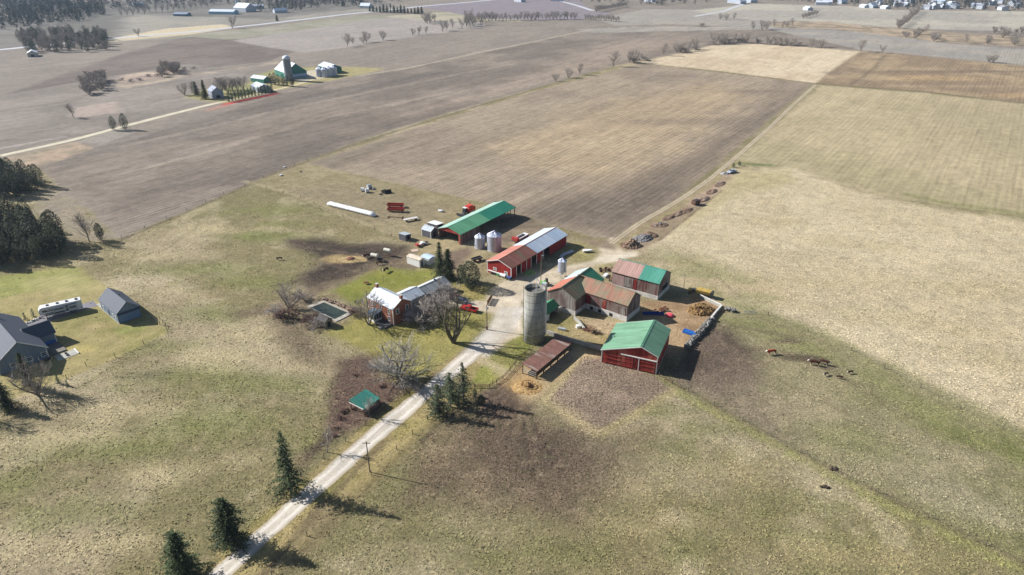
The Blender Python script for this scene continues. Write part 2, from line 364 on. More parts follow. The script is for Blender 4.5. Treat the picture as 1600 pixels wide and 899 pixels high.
# foreground meadow
for a in ((1030, 700, 12, 6), (1190, 800, 4, 2.5), (1230, 840, 8, 3), (1330, 850, 6, 3), (1300, 790, 5, 2.5), (1080, 850, 9, 5), (900, 860, 10, 4), (700, 840, 10, 4), (620, 760, 8, 3), (1200, 780, 5, 2), (1020, 640, 9, 4), (1120, 670, 10, 3), (760, 870, 8, 3)):
    blob(*a, GRN, .6, .6)
for a in ((1150, 740, 14, 6), (1000, 820, 14, 5), (1260, 860, 16, 5), (860, 790, 10, 4), (1400, 880, 14, 5), (1000, 760, 10, 4)):
    blob(*a, (180, 162, 122), .4, .8)
paint([(690, 660), (760, 625), (850, 640), (935, 682), (1010, 675), (960, 760), (900, 830), (800, 800), (700, 790), (620, 790), (640, 720)], (110, 94, 80), 9, 7, (1.1, .1, .8), (132, 114, 92), 12., k=.9)
paint([(740, 680), (860, 650), (935, 685), (930, 740), (850, 800), (800, 740)], (96, 82, 72), 8, 6, (1.1, .1, .9), k=.6)
# left pasture
for a in ((270, 590, 22, 9), (430, 600, 20, 7), (330, 660, 24, 7), (180, 700, 22, 6), (420, 330, 26, 9), (300, 420, 30, 7), (490, 690, 10, 6), (240, 540, 14, 6), (120, 800, 14, 7), (330, 490, 20, 8), (30, 760, 16, 6)):
    blob(*a, (124, 126, 76), .65, .6)
for a in ((350, 560, 20, 6), (500, 570, 14, 6), (200, 640, 16, 6), (270, 740, 16, 6), (100, 680, 18, 6), (380, 720, 10, 5), (230, 400, 30, 6), (320, 360, 26, 7), (60, 860, 14, 5), (180, 850, 14, 5), (270, 460, 20, 5), (400, 520, 14, 5)):
    blob(*a, (188, 172, 134), .6, .6)
blob(230, 585, 9, 4, (112, 106, 84), .6); blob(400, 440, 24, 8, (120, 124, 68), .5); blob(410, 370, 20, 7, (116, 124, 66), .6); blob(440, 350, 20, 5, (124, 126, 72), .5)
blob(560, 640, 5, 3, (118, 126, 70), .5)
# equipment yard in the back pasture
paint([(395, 285), (480, 258), (620, 290), (760, 322), (700, 350), (640, 375), (600, 360), (500, 320)], (158, 144, 112), 3, 3, (.8, .3, .3), (142, 130, 98), 12.)
paint([(440, 300), (520, 285), (700, 325), (680, 345), (600, 350), (500, 318)], (140, 126, 104), 6, 5, k=.6)
line([(385, 284), (460, 305), (540, 340), (640, 376)], (182, 166, 132), 2.2, 2, 1.2, k=.7)
line([(388, 288), (462, 309), (542, 344), (636, 380)], (112, 106, 72), 1.6, 1.5, .8, k=.6)
line([(545, 379), (640, 381)], (186, 172, 140), 1.0, .8, .3, k=.8)
paint([(450, 376), (500, 372), (560, 380), (640, 383), (640, 396), (590, 415), (530, 440), (480, 455), (462, 430), (500, 410), (470, 395)], (72, 62, 56), 4, 4, (.7, 0, 1), (90, 77, 68), 12.)
line([(640, 395), (560, 425), (500, 452), (440, 478), (380, 490)], (110, 94, 80), 6, 4, 2.5, k=.8, tex=(.6, .3, .9))
blob(500, 385, 12, 3.5, (84, 72, 64), .7); blob(470, 440, 10, 4, (96, 82, 72), .6, rz=.4); blob(600, 402, 12, 5, (74, 62, 56), .7); blob(520, 432, 12, 4, (84, 72, 64), .7, rz=.3)
blob(535, 405, 9, 4.5, (176, 152, 108), .9, .5)
paint([(596, 420), (625, 398), (672, 410), (636, 428)], (126, 110, 92), 1.2, 1, (1.1, 0, .7), (142, 126, 100), 12.)
for tr in ([(420, 735), (500, 690), (560, 650)], [(455, 560), (420, 610), (400, 680), (380, 760)], [(60, 600), (150, 640), (300, 620), (420, 560), (470, 540)], [(150, 420), (260, 390), (340, 330), (390, 290)]):
    line(tr, (118, 106, 78), .7, .8, .5, k=.35)
for tr in ([(1050, 440), (1100, 480), (1200, 500), (1300, 540)], [(1150, 500), (1200, 540), (1290, 575), (1400, 640), (1560, 720)], [(1110, 540), (1190, 545), (1260, 562), (1340, 600)], [(1060, 400), (1120, 430), (1160, 470)], [(1180, 560), (1230, 600), (1330, 650)]):
    line(tr, (108, 94, 74), .6, .8, .5, k=.5)
for tr in ([(765, 645), (800, 620), (812, 600)], [(755, 650), (792, 632), (815, 615)], [(745, 640), (785, 615), (800, 600)], [(830, 640), (850, 690), (880, 740), (900, 800)], [(700, 665), (760, 650), (810, 630)]):
    line(tr, (86, 72, 62), .7, .6, .3, k=.7)
for o_ in (0, 1.2):
    line([(1010 + o_ * 4, 400 + o_ * 3), (1060, 408 + o_ * 4), (1110, 440 + o_ * 4), (1130, 470)], (160, 144, 112), .7, .6, .3, k=.5)
# red strip by the far row of cedars
line([(352, 163), (390, 155), (430, 147)], (196, 60, 60), 5.5, 2, .8, k=.9)
line([(330, 171), (352, 165)], (180, 120, 106), 6, 3, 1.5, k=.6)
paint([(290, 152), (330, 160), (352, 161), (430, 142), (480, 132), (560, 118), (600, 108), (560, 105), (440, 105), (400, 118), (380, 132), (320, 140)], (166, 154, 110), 4, 3, (.9, 0, .2), (146, 144, 100), 40.)
paint([(478, 112), (500, 108), (505, 122), (470, 130), (455, 120)], (190, 182, 164), 3, 2, (.2, 0, .2))
# lawns
paint([(500, 470), (560, 433), (600, 415), (640, 428), (672, 412), (700, 420), (760, 455), (775, 480), (735, 540), (690, 590), (650, 590), (560, 545), (500, 520), (470, 490)], (150, 142, 82), 2, 1.5, (.7, 0, .15), (140, 130, 78), 12.)
paint([(500, 460), (560, 433), (600, 417), (690, 425), (640, 450), (590, 455), (560, 480), (530, 476)], (126, 130, 60), 2.5, 2, (.6, 0, .15), (142, 136, 70), 12., k=.9)
paint([(640, 545), (740, 520), (700, 580), (660, 595)], (152, 144, 92), 5, 4, k=.6)
paint([(-200, 470), (0, 432), (100, 415), (130, 418), (168, 450), (225, 480), (268, 518), (180, 560), (100, 592), (-200, 700)], (146, 138, 88), 1.2, 1, (.5, .1, .15), (158, 145, 100), 12.)
paint([(-100, 440), (60, 425), (120, 420), (140, 445), (60, 452), (0, 465)], (134, 140, 74), 3, 2, k=.7)
paint([(40, 440), (130, 425), (160, 450), (100, 462)], (176, 164, 118), 4, 3, (.3, 1, .1), k=.5)
blob(125, 545, 6, 3, (186, 168, 104), .6); blob(200, 515, 7, 3, (124, 134, 66), .6); blob(150, 510, 8, 4, (160, 140, 104), .6)
# road verges
paint([(300, 905), (340, 870), (480, 745), (560, 670), (640, 605), (720, 545), (760, 552), (800, 565), (770, 600), (690, 650), (600, 745), (500, 850), (420, 905)], (164, 147, 102), 1.2, .8, (.7, .4, .15), (142, 132, 80), 12.)
paint([(735, 600), (752, 572), (790, 552), (822, 552), (790, 582), (768, 598)], (132, 138, 64), 1, .8, (.6, 0, .15), (146, 142, 80), 12.)
paint([(762, 560), (815, 495), (822, 530), (835, 540), (800, 575)], (126, 128, 66), 1.5, 1.0, (.8, 0, .2), (142, 136, 82), 12.)
line([(600, 690), (500, 795), (410, 900)], (104, 90, 74), 1.6, 1.2, .7, k=.8)
line([(700, 640), (600, 735), (500, 840), (430, 905)], (112, 102, 74), 1.8, 1.5, .9, k=.7)
paint([(500, 790), (560, 775), (500, 850), (450, 900), (430, 905)], (116, 104, 84), 4, 3, k=.7)
line([(735, 540), (700, 575), (660, 600)], (112, 98, 76), 1.6, 1.2, .5, k=.8)
# bramble ground left of the lane
paint([(528, 560), (580, 556), (596, 590), (640, 600), (600, 640), (540, 680), (470, 735), (465, 715), (510, 670), (515, 620)], (84, 66, 62), 3, 3, (1.2, 0, 1.1), (108, 88, 78), 12.)
paint([(420, 490), (470, 500), (500, 545), (540, 570), (520, 590), (470, 560), (440, 530)], (128, 110, 92), 5, 4, (1.2, 0, .7), (112, 98, 80), 12., k=.8)
paint([(455, 478), (520, 455), (560, 480), (545, 505), (500, 520), (470, 505)], (156, 140, 118), 3, 2, (1, 0, .6), (128, 112, 92), 12., k=.85)
# yard dirt
YD = (212, 198, 176); YD2 = (194, 178, 154)
paint([(752, 470), (762, 455), (790, 440), (850, 425), (930, 405), (940, 385), (955, 372), (985, 380), (1000, 400), (960, 410), (900, 425), (870, 440), (860, 455), (852, 465), (818, 470), (818, 520), (790, 535), (762, 560), (745, 552), (765, 520), (780, 500), (775, 490), (735, 484), (700, 478), (700, 468)], YD, 1.2, 1.2, (.3, .1, .3), YD2, 12.)
paint([(718, 556), (732, 542), (765, 510), (782, 480), (822, 480), (803, 516), (770, 542), (757, 556)], (206, 198, 188), 1.5, .5, (.3, 0, .3), (196, 186, 170), 12.)
line([(745, 560), (772, 572), (800, 590)], (190, 172, 142), 3, 2, .8, k=.8)
paint([(870, 385), (905, 378), (935, 395), (925, 408), (895, 412)], (156, 146, 98), 2, 2, (.8, 0, .2), (150, 138, 96), 12.)
paint([(860, 430), (930, 412), (960, 410), (950, 425), (900, 440)], (170, 156, 112), 2, 2, (.8, 0, .2), YD2, 12.)
paint([(700, 440), (765, 450), (760, 470), (700, 465)], (160, 146, 92), 2, 1.5, (.8, 0, .2), (140, 136, 78), 12.)
paint([(640, 370), (700, 372), (760, 400), (765, 425), (720, 440), (680, 420), (650, 400)], (168, 152, 116), 3, 3, (.7, 0, .4), (138, 126, 96), 12.)
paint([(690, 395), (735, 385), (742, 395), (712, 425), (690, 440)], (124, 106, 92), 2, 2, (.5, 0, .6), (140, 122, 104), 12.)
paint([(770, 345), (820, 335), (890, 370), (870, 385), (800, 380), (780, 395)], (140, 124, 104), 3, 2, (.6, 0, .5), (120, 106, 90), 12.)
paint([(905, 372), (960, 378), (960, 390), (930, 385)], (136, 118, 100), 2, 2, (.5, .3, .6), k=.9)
# dirt strip along the lane
paint([(962, 378), (1000, 352), (1060, 318), (1110, 282), (1140, 262), (1150, 268), (1125, 300), (1080, 335), (1030, 375), (1000, 392), (975, 392)], (172, 148, 128), 1.5, 1.5, (.5, .2, .7), (150, 132, 108), 12.)
line([(965, 384), (1010, 354), (1062, 322), (1112, 288), (1150, 256)], (150, 142, 96), 2, 1.5, 1, k=.7)
line([(1030, 376), (1080, 336), (1128, 298)], (92, 78, 64), .8, .6, .5, k=.7)
# barnyards
paint([(1000, 470), (1040, 470), (1095, 462), (1130, 482), (1105, 510), (1072, 545), (1045, 560), (1000, 500)], (182, 154, 120), 1.5, 1, (.6, 0, .7), (154, 126, 96), 12.)
paint([(862, 500), (900, 495), (985, 505), (950, 540), (900, 530), (860, 520)], (172, 152, 112), 1.5, 1.2, (.7, 0, .5), (146, 136, 90), 12.)
paint([(905, 495), (985, 505), (965, 525), (930, 520)], (186, 162, 132), 2, 1, k=.8)
paint([(780, 600), (815, 568), (835, 580), (900, 540), (945, 555), (905, 565), (850, 620), (820, 635), (790, 625)], (184, 160, 122), 1.5, 1.5, (.5, 0, .5), (160, 134, 98), 12.)
paint([(843, 582), (898, 540), (915, 548), (905, 556), (865, 592)], (168, 148, 122), 1.5, 1, k=.8)
blob(823, 603, 4.5, 3.5, (180, 148, 96), .9)
paint([(900, 545), (945, 552), (940, 562), (905, 572)], (190, 166, 126), 1.5, 1, k=.8)
paint([(740, 615), (785, 605), (840, 635), (800, 660), (745, 650)], (120, 100, 86), 2.5, 2, (.6, 0, 1), (98, 82, 72), 12., k=.9)
for tr in ([(790, 615), (770, 640), (735, 655)], [(797, 620), (782, 645), (750, 668)], [(803, 624), (795, 650), (770, 676)], [(808, 628), (806, 660), (790, 690)], [(815, 632), (820, 670), (830, 720), (850, 780)], [(822, 632), (845, 680), (870, 720)], [(785, 612), (750, 628), (700, 650), (660, 690)]):
    line(tr, (74, 62, 54), .8, .6, .35, k=.75)
    line([(x + 6, y + 2) for x, y in tr], (150, 130, 108), .5, .5, .3, k=.45)
for tr in ([(640, 396), (590, 418), (540, 440), (480, 462)], [(636, 402), (580, 428), (520, 452), (450, 476)], [(460, 384), (520, 392), (570, 400)], [(470, 400), (530, 418), (560, 425)]):
    line(tr, (130, 112, 94), .8, .7, .4, k=.6)
PAD = [(852, 627), (906, 560), (945, 558), (1026, 589), (1050, 612), (937, 679)]
paint(PAD, (156, 136, 118), .8, .6, (1.2, 0, .9), (140, 122, 106), 12.)
line(PAD[-2:] + PAD[:1], (178, 162, 118), 2.4, 1.2, .5, k=.8); line([(850, 630), (903, 563)], (182, 164, 122), 2, 1, .5, k=.7)
paint([(845, 628), (870, 622), (905, 648), (935, 676), (925, 680)], (180, 160, 126), 2.5, 1.5, k=.6)
COL *= (1 + (NZ[4.] - .5) * .26 + (NZ[12.] - .5) * .10 + (NZ[40.] - .5) * .06)[:, None]
COL = np.clip(COL, .005, .9)
nx, ny = len(GX), len(GY)
me = bpy.data.meshes.new('ground')
me.vertices.add(NV); co = np.zeros((NV, 3)); co[:, 0] = PX; co[:, 1] = PY
me.vertices.foreach_set('co', co.ravel())
ii = (np.arange(ny - 1)[:, None] * nx + np.arange(nx - 1)[None, :]).ravel()
q = np.stack([ii, ii + 1, ii + 1 + nx, ii + nx], 1).astype(np.int32)
me.loops.add(q.size); me.loops.foreach_set('vertex_index', q.ravel())
me.polygons.add(len(q)); me.polygons.foreach_set('loop_start', np.arange(len(q), dtype=np.int32) * 4)
me.polygons.foreach_set('loop_total', np.full(len(q), 4, np.int32)); me.update(calc_edges=True)
for nm, arr in (('Cover', COL), ('Kind', TEX)):
    a = me.attributes.new(nm, 'FLOAT_COLOR', 'POINT')
    a.data.foreach_set('color', np.concatenate([arr, np.ones((NV, 1))], 1).astype(np.float32).ravel())
def ground_mat():
    t = NT('ground_cover'); P = t.mapped()
    a = t.n('Attribute', attribute_name='Cover'); k = t.n('Attribute', attribute_name='Kind')
    ks = t.n('SeparateColor'); t.L(k.outputs['Color'], ks.inputs[0])
    tuft = t.noise(P, 1.5, 6, .84); tuft2 = t.noise(t.mapped(loc=(19, 5, 3)), .25, 7, .72)
    st = t.noise(t.mapped((.03, .75, 1), -R(54.6)), 1.0, 4, .7)
    st2 = t.noise(t.mapped((.012, .12, 1), -R(54.6)), 1.0, 3, .6)
    rows = t.n('TexWave', wave_type='BANDS', bands_direction='Y'); t.L(t.mapped((1, 1, 1), -R(54.6)), rows.inputs[0])
    rows.inputs['Scale'].default_value = .11; rows.inputs['Distortion'].default_value = 1.2; rows.inputs['Detail Scale'].default_value = .05
    clod = t.noise(t.mapped(loc=(3, 9, 1)), 1.9, 6, .75)
    f = t.math('MULTIPLY', t.math('SUBTRACT', tuft, .5), t.math('MULTIPLY', ks.outputs[0], 3.4))
    f = t.math('ADD', f, t.math('MULTIPLY', t.math('SUBTRACT', tuft2, .5), 1.0))
    f = t.math('ADD', f, t.math('MULTIPLY', t.math('ADD', t.math('MULTIPLY', t.math('SUBTRACT', st, .5), .9), t.math('MULTIPLY', t.math('SUBTRACT', st2, .5), .55)), ks.outputs[1]))
    f = t.math('ADD', f, t.math('MULTIPLY', t.math('SUBTRACT', rows.outputs['Fac'], .5), t.math('MULTIPLY', ks.outputs[1], .13)))
    f = t.math('ADD', f, t.math('MULTIPLY', t.math('SUBTRACT', clod, .5), t.math('MULTIPLY', ks.outputs[2], 2.4)))
    f = t.math('MAXIMUM', t.math('ADD', f, 1.0), .25)
    # hue drift between straw and green
    hue = t.noise(t.mapped(loc=(40, 11, 0)), .35, 4, .7)
    col = t.mix(t.math('MULTIPLY', t.rng(hue, .5, .68, 0, .32), ks.outputs[0]), a.outputs['Color'], (.15, .15, .07, 1))
    col = t.mix(t.math('MULTIPLY', t.rng(hue, .48, .32, 0, .3), ks.outputs[0]), col, (.42, .34, .21, 1))
    col = t.scale_col(col, f)
    h = t.math('ADD', t.math('MULTIPLY', tuft, ks.outputs[0]), t.math('MULTIPLY', clod, t.math('MULTIPLY', ks.outputs[2], 1.0)))
    t.bump(h, .9, .45)
    return t.out(col, .95, 0, .1)
gm = ground_mat(); me.materials.append(gm)
tag(link(bpy.data.objects.new('ground', me)), kind='structure')
del X, Y

# tufts of dead grass standing in the pastures: too many to count, one object
def inside(p, poly):
    c = False; n = len(poly)
    for i in range(n):
        (x0, y0), (x1, y1) = poly[i], poly[(i + 1) % n]
        if (y0 <= p[1]) != (y1 <= p[1]) and p[0] < (x1 - x0) * (p[1] - y0) / (y1 - y0) + x0: c = not c
    return c
def tufts(n=200000):
    r = np.random.RandomState(11); y = 62 + (330 - 62) * r.rand(n) ** 1.35; x = (r.rand(n) * 2 - 1) * (y * .86 + 25)
    ix = np.clip(np.searchsorted(GX, x), 0, nx - 1); iy = np.clip(np.searchsorted(GY, y), 0, ny - 1); k = iy * nx + ix
    keep = (r.rand(n) < (TEX[k, 0] - .45) * 1.5 * (.25 + 1.5 * smooth((NZ[4.][k] - .35) / .3))) & (COL[k].mean(1) > .03)
    for hole, grow in ((W([(300, 920), (338, 885), (543, 700), (675, 585), (720, 552), (757, 552), (720, 580), (583, 700), (377, 885), (340, 920)]), 0), (W([(484, 481), (507, 470), (550, 489.5), (524, 504)]), 0)):
        for i in np.nonzero(keep)[0]:
            if inside((x[i], y[i]), hole): keep[i] = False
    x, y, k = x[keep], y[keep], k[keep]; m = len(x); V = np.zeros((m, 3, 3, 3)); sz = .13 + .24 * r.rand(m) ** 2; hh = .05 + .13 * r.rand(m) ** 2
    for t in range(3):
        a = r.rand(m) * 6.283; dx, dy = np.cos(a) * sz, np.sin(a) * sz; lx, ly = r.randn(m) * .12, r.randn(m) * .12
        V[:, t, 0] = np.stack([x - dx, y - dy, np.zeros(m)], 1); V[:, t, 1] = np.stack([x + dx, y + dy, np.zeros(m)], 1)
        V[:, t, 2] = np.stack([x + lx + dy * .9, y + ly - dx * .9, hh * (.7 + .5 * r.rand(m))], 1)
    V = V.reshape(-1, 3); me = bpy.data.meshes.new('grass_tufts'); me.vertices.add(len(V)); me.vertices.foreach_set('co', V.ravel()); nf = len(V) // 3
    me.loops.add(nf * 3); me.loops.foreach_set('vertex_index', np.arange(nf * 3, dtype=np.int32)); me.polygons.add(nf)
    me.polygons.foreach_set('loop_start', np.arange(nf, dtype=np.int32) * 3); me.polygons.foreach_set('loop_total', np.full(nf, 3, np.int32)); me.update(calc_edges=True)
    c = COL[k] * (1.0 + .38 * r.rand(m))[:, None]; c = np.repeat(np.concatenate([c, np.ones((m, 1))], 1), 9, 0)
    me.attributes.new('Cover', 'FLOAT_COLOR', 'POINT').data.foreach_set('color', c.astype(np.float32).ravel())
    t = NT('dead_grass'); a = t.n('Attribute', attribute_name='Cover'); me.materials.append(t.out(a.outputs['Color'], .9, 0, .1))
    tag(link(bpy.data.objects.new('grass_tufts', me)), 'tufts of dead grass covering the pastures round the farm', 'grass', None, 'stuff')
tufts()
# ---------------------------------------------------------------- roads
def strip(name, L, Rr, mat, z, sub=2.0, jit=.25, kind='structure', world=False):
    """ribbon between a left and a right edge given as picture points on the ground"""
    l = [at(*p) for p in L]; r = [at(*p) for p in Rr]
    m = M(); rows = []
    for k in range(len(l) - 1):
        n = max(1, int((l[k + 1] - l[k]).length / sub))
        for i in range(n + (k == len(l) - 2)):
            t = i / n; a = l[k].lerp(l[k + 1], t); b = r[k].lerp(r[k + 1], t); d = (b - a).normalized()
            a = a - d * random.uniform(-jit, jit); b = b + d * random.uniform(-jit, jit)
            rows.append([a + Vector((0, 0, z)), a.lerp(b, .25) + Vector((0, 0, z)), a.lerp(b, .5) + Vector((0, 0, z)), a.lerp(b, .75) + Vector((0, 0, z)), b + Vector((0, 0, z))])
    vs = [p for q in rows for p in q]; fs = []
    for i in range(len(rows) - 1):
        for j in range(4): fs.append((i * 5 + j, i * 5 + j + 1, i * 5 + j + 6, i * 5 + j + 5))
    m.add(vs, fs); me = m.mesh(name, mat)
    uv = me.uv_layers.new(name='UVMap')
    for li, l_ in enumerate(me.loops):
        i, j = divmod(l_.vertex_index, 5); uv.data[li].uv = (j / 4, i)
    o = bpy.data.objects.new(name, me); link(o); o['kind'] = kind; return o
def cstrip(name, pts, w, mat, z, **kw):
    c = [at(*p) for p in pts]; L = []; Rr = []
    m = M()
    vs = []; 
    dense = []
    for k in range(len(c) - 1):
        n = max(1, int((c[k + 1] - c[k]).length / 4)); dense += [c[k].lerp(c[k + 1], i / n) for i in range(n)]
    dense.append(c[-1])
    for _ in range(4): dense = [dense[0]] + [(dense[i - 1] + dense[i] * 2 + dense[i + 1]) / 4 for i in range(1, len(dense) - 1)] + [dense[-1]]
    for i, p in enumerate(dense):
        d = (dense[min(i + 1, len(dense) - 1)] - dense[max(i - 1, 0)]).normalized(); nrm = Vector((d.y, -d.x, 0))
        for j in range(5):
            e = (j / 4 - .5) * w; e += random.uniform(-.15, .15) if j in (0, 4) else 0
            vs.append(p + nrm * e + Vector((0, 0, z)))
    fs = [(i * 5 + j, i * 5 + j + 1, i * 5 + j + 6, i * 5 + j + 5) for i in range(len(dense) - 1) for j in range(4)]
    m.add(vs, fs); me = m.mesh(name, mat); uv = me.uv_layers.new(name='UVMap')
    for li, l_ in enumerate(me.loops):
        i, j = divmod(l_.vertex_index, 5); uv.data[li].uv = (j / 4, i)
    o = bpy.data.objects.new(name, me); link(o); o['kind'] = 'structure'; return o
def gravel(name, c, ctrack, cedge, tr=.5):
    t = NT(name); uv = t.n('SeparateXYZ'); t.L(t.tc.outputs['UV'], uv.inputs[0])
    n = t.noise(t.mapped(), 1.4, 6, .7); big = t.noise(t.mapped(), .12, 4, .6)
    u = t.math('ADD', uv.outputs[0], t.math('MULTIPLY', t.math('SUBTRACT', n, .5), .22))
    e = t.math('ABSOLUTE', t.math('SUBTRACT', u, .5))
    tk = t.rng(t.math('ABSOLUTE', t.math('SUBTRACT', e, .23)), .04, .13, 1, 0)
    col = t.mix(t.math('MULTIPLY', tk, tr), c, ctrack); col = t.mix(t.rng(e, .36, .5, 0, .9), col, cedge)
    col = t.scale_col(col, t.rng(n, .3, .7, .82, 1.15)); col = t.scale_col(col, t.rng(big, .3, .7, .85, 1.12))
    t.bump(n, .4, .08)
    return t.out(col, .95, 0, .1)
gv = gravel('pale_gravel', C(196, 186, 170), C(222, 213, 200), C(168, 152, 122), .85)
strip('driveway', [(-60, 1240), (338, 885), (543, 700), (589, 660), (640, 620), (688, 580), (720, 552)],
      [(40, 1240), (377, 885), (583, 700), (631, 660), (675, 620), (724, 580), (757, 552)], gv, .03)
lv = gravel('lane_dirt', C(162, 146, 118), C(190, 178, 158), C(150, 136, 106), .9)
cstrip('farm_lane', [(955, 381), (1000, 348), (1060, 314), (1108, 281), (1150, 246), (1200, 202), (1240, 163), (1274, 133)], 2.9, lv, .03)
cstrip('gravel_road', [(-500, 345), (-200, 284), (0, 244), (110, 220), (215, 192), (330, 163), (345, 160)], 5.2, gravel('far_gravel', C(206, 196, 172), C(214, 205, 184), C(190, 176, 146), .3), .05)
cstrip('gravel_path', [(345, 160), (400, 148), (470, 131), (500, 121), (488, 112)], 4.2, MC.setdefault('fp', gravel('far_path', C(202, 186, 150), C(206, 192, 160), C(180, 168, 124), .3)), .05)
asp = noisy('far_asphalt', C(196, 196, 200), C(182, 182, 186), .1)
cstrip('highway', [(-300, 108), (170, 61), (240, 55), (310, 49), (420, 37), (545, 22), (600, 17), (660, 10), (720, 5), (830, -6), (1000, -20)], 11, asp, .08)
cstrip('country_road', [(860, -6), (880, 3), (905, 10), (926, 17)], 9, MC['far_asphalt'], .08)
cstrip('town_road', [(1085, 26), (1130, 18), (1160, 7), (1175, 1)], 7, MC['far_asphalt'], .08)
# ---------------------------------------------------------------- building materials
G_LT = C(122, 186, 142); G_MID = C(74, 150, 108); G_TEAL = C(40, 140, 110)
m_redwall = boards('red_boards', C(160, 64, 54), C(132, 48, 42), C(176, 98, 82), .35)
m_redmetal = boards('red_steel', C(160, 52, 46), C(146, 46, 42), None, .6)
m_grayboard = boards('grey_boards', C(164, 156, 150), C(134, 124, 118), C(112, 92, 86), .32)
m_redgray = boards('faded_red_boards', C(124, 108, 102), C(110, 68, 62), C(138, 124, 116), .32, .42, .58)
m_white = plain('white_paint', C(232, 230, 224), .6, 0, .05)
m_stone = noisy('white_stone', C(232, 228, 220), C(192, 188, 180), .7, .9)
m_dark = plain('dark_opening', (.012, .012, .014, 1), .9)  # near-black: shade inside openings, painted on solid panels
m_glass = plain('window_glass', (.03, .04, .05, 1), .08, 0, .1, .6)
m_silver = metal_roof('galvanised', C(178, 190, 204), C(196, 206, 218), .35, 1.0)
m_steelw = plain('galvanised_wall', C(190, 196, 206), .4, .3)
m_wood = noisy('old_timber', C(120, 100, 80), C(96, 80, 66), 2, .9, 0, (1, 1, .2))
m_black = plain('black_rubber', (.015, .015, .015, 1), .85)
m_rust = noisy('rusty_steel', C(132, 84, 62), C(96, 62, 50), 1.2, .8)
m_conc = noisy('concrete', C(186, 184, 174), C(160, 158, 148), .5, .9)

def zroof(b, o, e, eL, r, y):
    return eL + (r - eL) * (b - y) / (b + o) if y > -o else e + (r - e) * (y + b) / (b - o)
def wall_strips(root, axis, pos, breaks, zb, zt, mat, th=.18, name='wall'):
    breaks = sorted(u for u in breaks)
    """vertical wall pieces between breaks; zb(mid) gives the bottom (opening) height, zt the top at both ends"""
    m = M()
    for u0, u1 in zip(breaks, breaks[1:]):
        b = zb((u0 + u1) / 2); t0, t1 = zt(u0), zt(u1)
        if b is None or b >= max(t0, t1): continue
        if axis == 'y': pts = [(pos, u0, b), (pos, u1, b), (pos, u1, t1), (pos, u0, t0)]; off = (th, 0, 0)
        else: pts = [(u0, pos, b), (u1, pos, b), (u1, pos, t1), (u0, pos, t0)]; off = (0, th, 0)
        m.prism(pts, off)
    return m.build(name, mat, root)
def gable(name, label, cat, cx, cy, deg, a, b, e, r, o=0., eL=None, walls=None, roofs=None, roofsL=None, oh=.35,
          found=None, fmat=None, opens=None, group=None, z0=0., sides='frlb', trim=None, th=.14, base=None):
    """gabled building: x along the ridge, front at -x, right side at -y"""
    root = thing(name, label, cat, (cx, cy, z0), R(deg), group) if base is None else base
    eL = e if eL is None else eL; ai, bi = a - oh, b - oh
    walls = walls or {}; opens = opens or {}; f = found or 0
    Z = lambda y: zroof(b, o, e, eL, r, y) - .04
    def zb(side):
        def fn(u):
            for u0, u1, zt in opens.get(side, []):
                if u0 < u < u1: return zt
            return f
        return fn
    def brk(side, extra):
        s = set(extra)
        for u0, u1, _ in opens.get(side, []): s |= {u0, u1}
        return sorted(s)
    W0 = walls.get('all')
    if 'f' in sides: wall_strips(root, 'y', -ai, brk('f', [-bi, -o, bi]), zb('f'), Z, walls.get('f', W0))
    if 'b' in sides: wall_strips(root, 'y', ai - .18, brk('b', [-bi, -o, bi]), zb('b'), Z, walls.get('b', W0))
    for sd, pos, y in (('r', -bi, -bi), ('l', bi - .18, bi)):
        if sd in sides: wall_strips(root, 'x', pos, brk(sd, [-ai + .18, ai - .18]), zb(sd), lambda u: Z(y), walls.get(sd, W0))
    if found:
        m = M(); g = .06
        m.box(-ai - g, ai + g, -bi - g, -bi + .25, 0, f); m.box(-ai - g, ai + g, bi - .25, bi + g, 0, f)
        m.box(-ai - g, -ai + .25, -bi + .25, bi - .25, 0, f); m.box(ai - .25, ai + g, -bi + .25, bi - .25, 0, f)
        m.build('foundation', fmat or m_stone, root)
    roofs = roofs or [(-a, a, m_silver)]
    for k, (x0, x1, mt) in enumerate(roofs):
        m = M(); L = x1 - x0
        m.prism([(x0, -b, e), (x0, -o, r), (x0, -o, r + th), (x0, -b, e + th)], (L, 0, 0))
        if roofsL is None: m.prism([(x0, -o, r), (x0, b, eL), (x0, b, eL + th), (x0, -o, r + th)], (L, 0, 0))
        m.build('roof', mt, root)
    if roofsL:
        for x0, x1, mt in roofsL:
            M().prism([(x0, -o, r), (x0, b, eL), (x0, b, eL + th), (x0, -o, r + th)], (x1 - x0, 0, 0)).build('roof', mt, root)
    m = M(); m.prism([(-a, -o - .25, r + th - .05), (-a, -o, r + th + .06), (-a, -o + .25, r + th - .05)], (2 * a, 0, 0)); m.build('ridge_cap', roofs[0][2], root)
    if trim:
        for x in (-a - .05, a - .01):
            m = M()
            m.prism([(x, -b, e - .06), (x, -o, r - .06), (x, -o, r + th + .04), (x, -b, e + th + .04)], (.06, 0, 0))
            m.prism([(x, -o, r - .06), (x, b, eL - .06), (x, b, eL + th + .04), (x, -o, r + th + .04)], (.06, 0, 0)); m.build('rake_board', trim, root)
        for x in (-ai - .04, ai - .18):
            for y, zz in ((-bi - .04, e), (bi - .18, eL)): M().box(x, x + .22, y, y + .22, f, zz).build('corner_board', trim, root)
    root['_dims'] = (ai, bi)
    return root
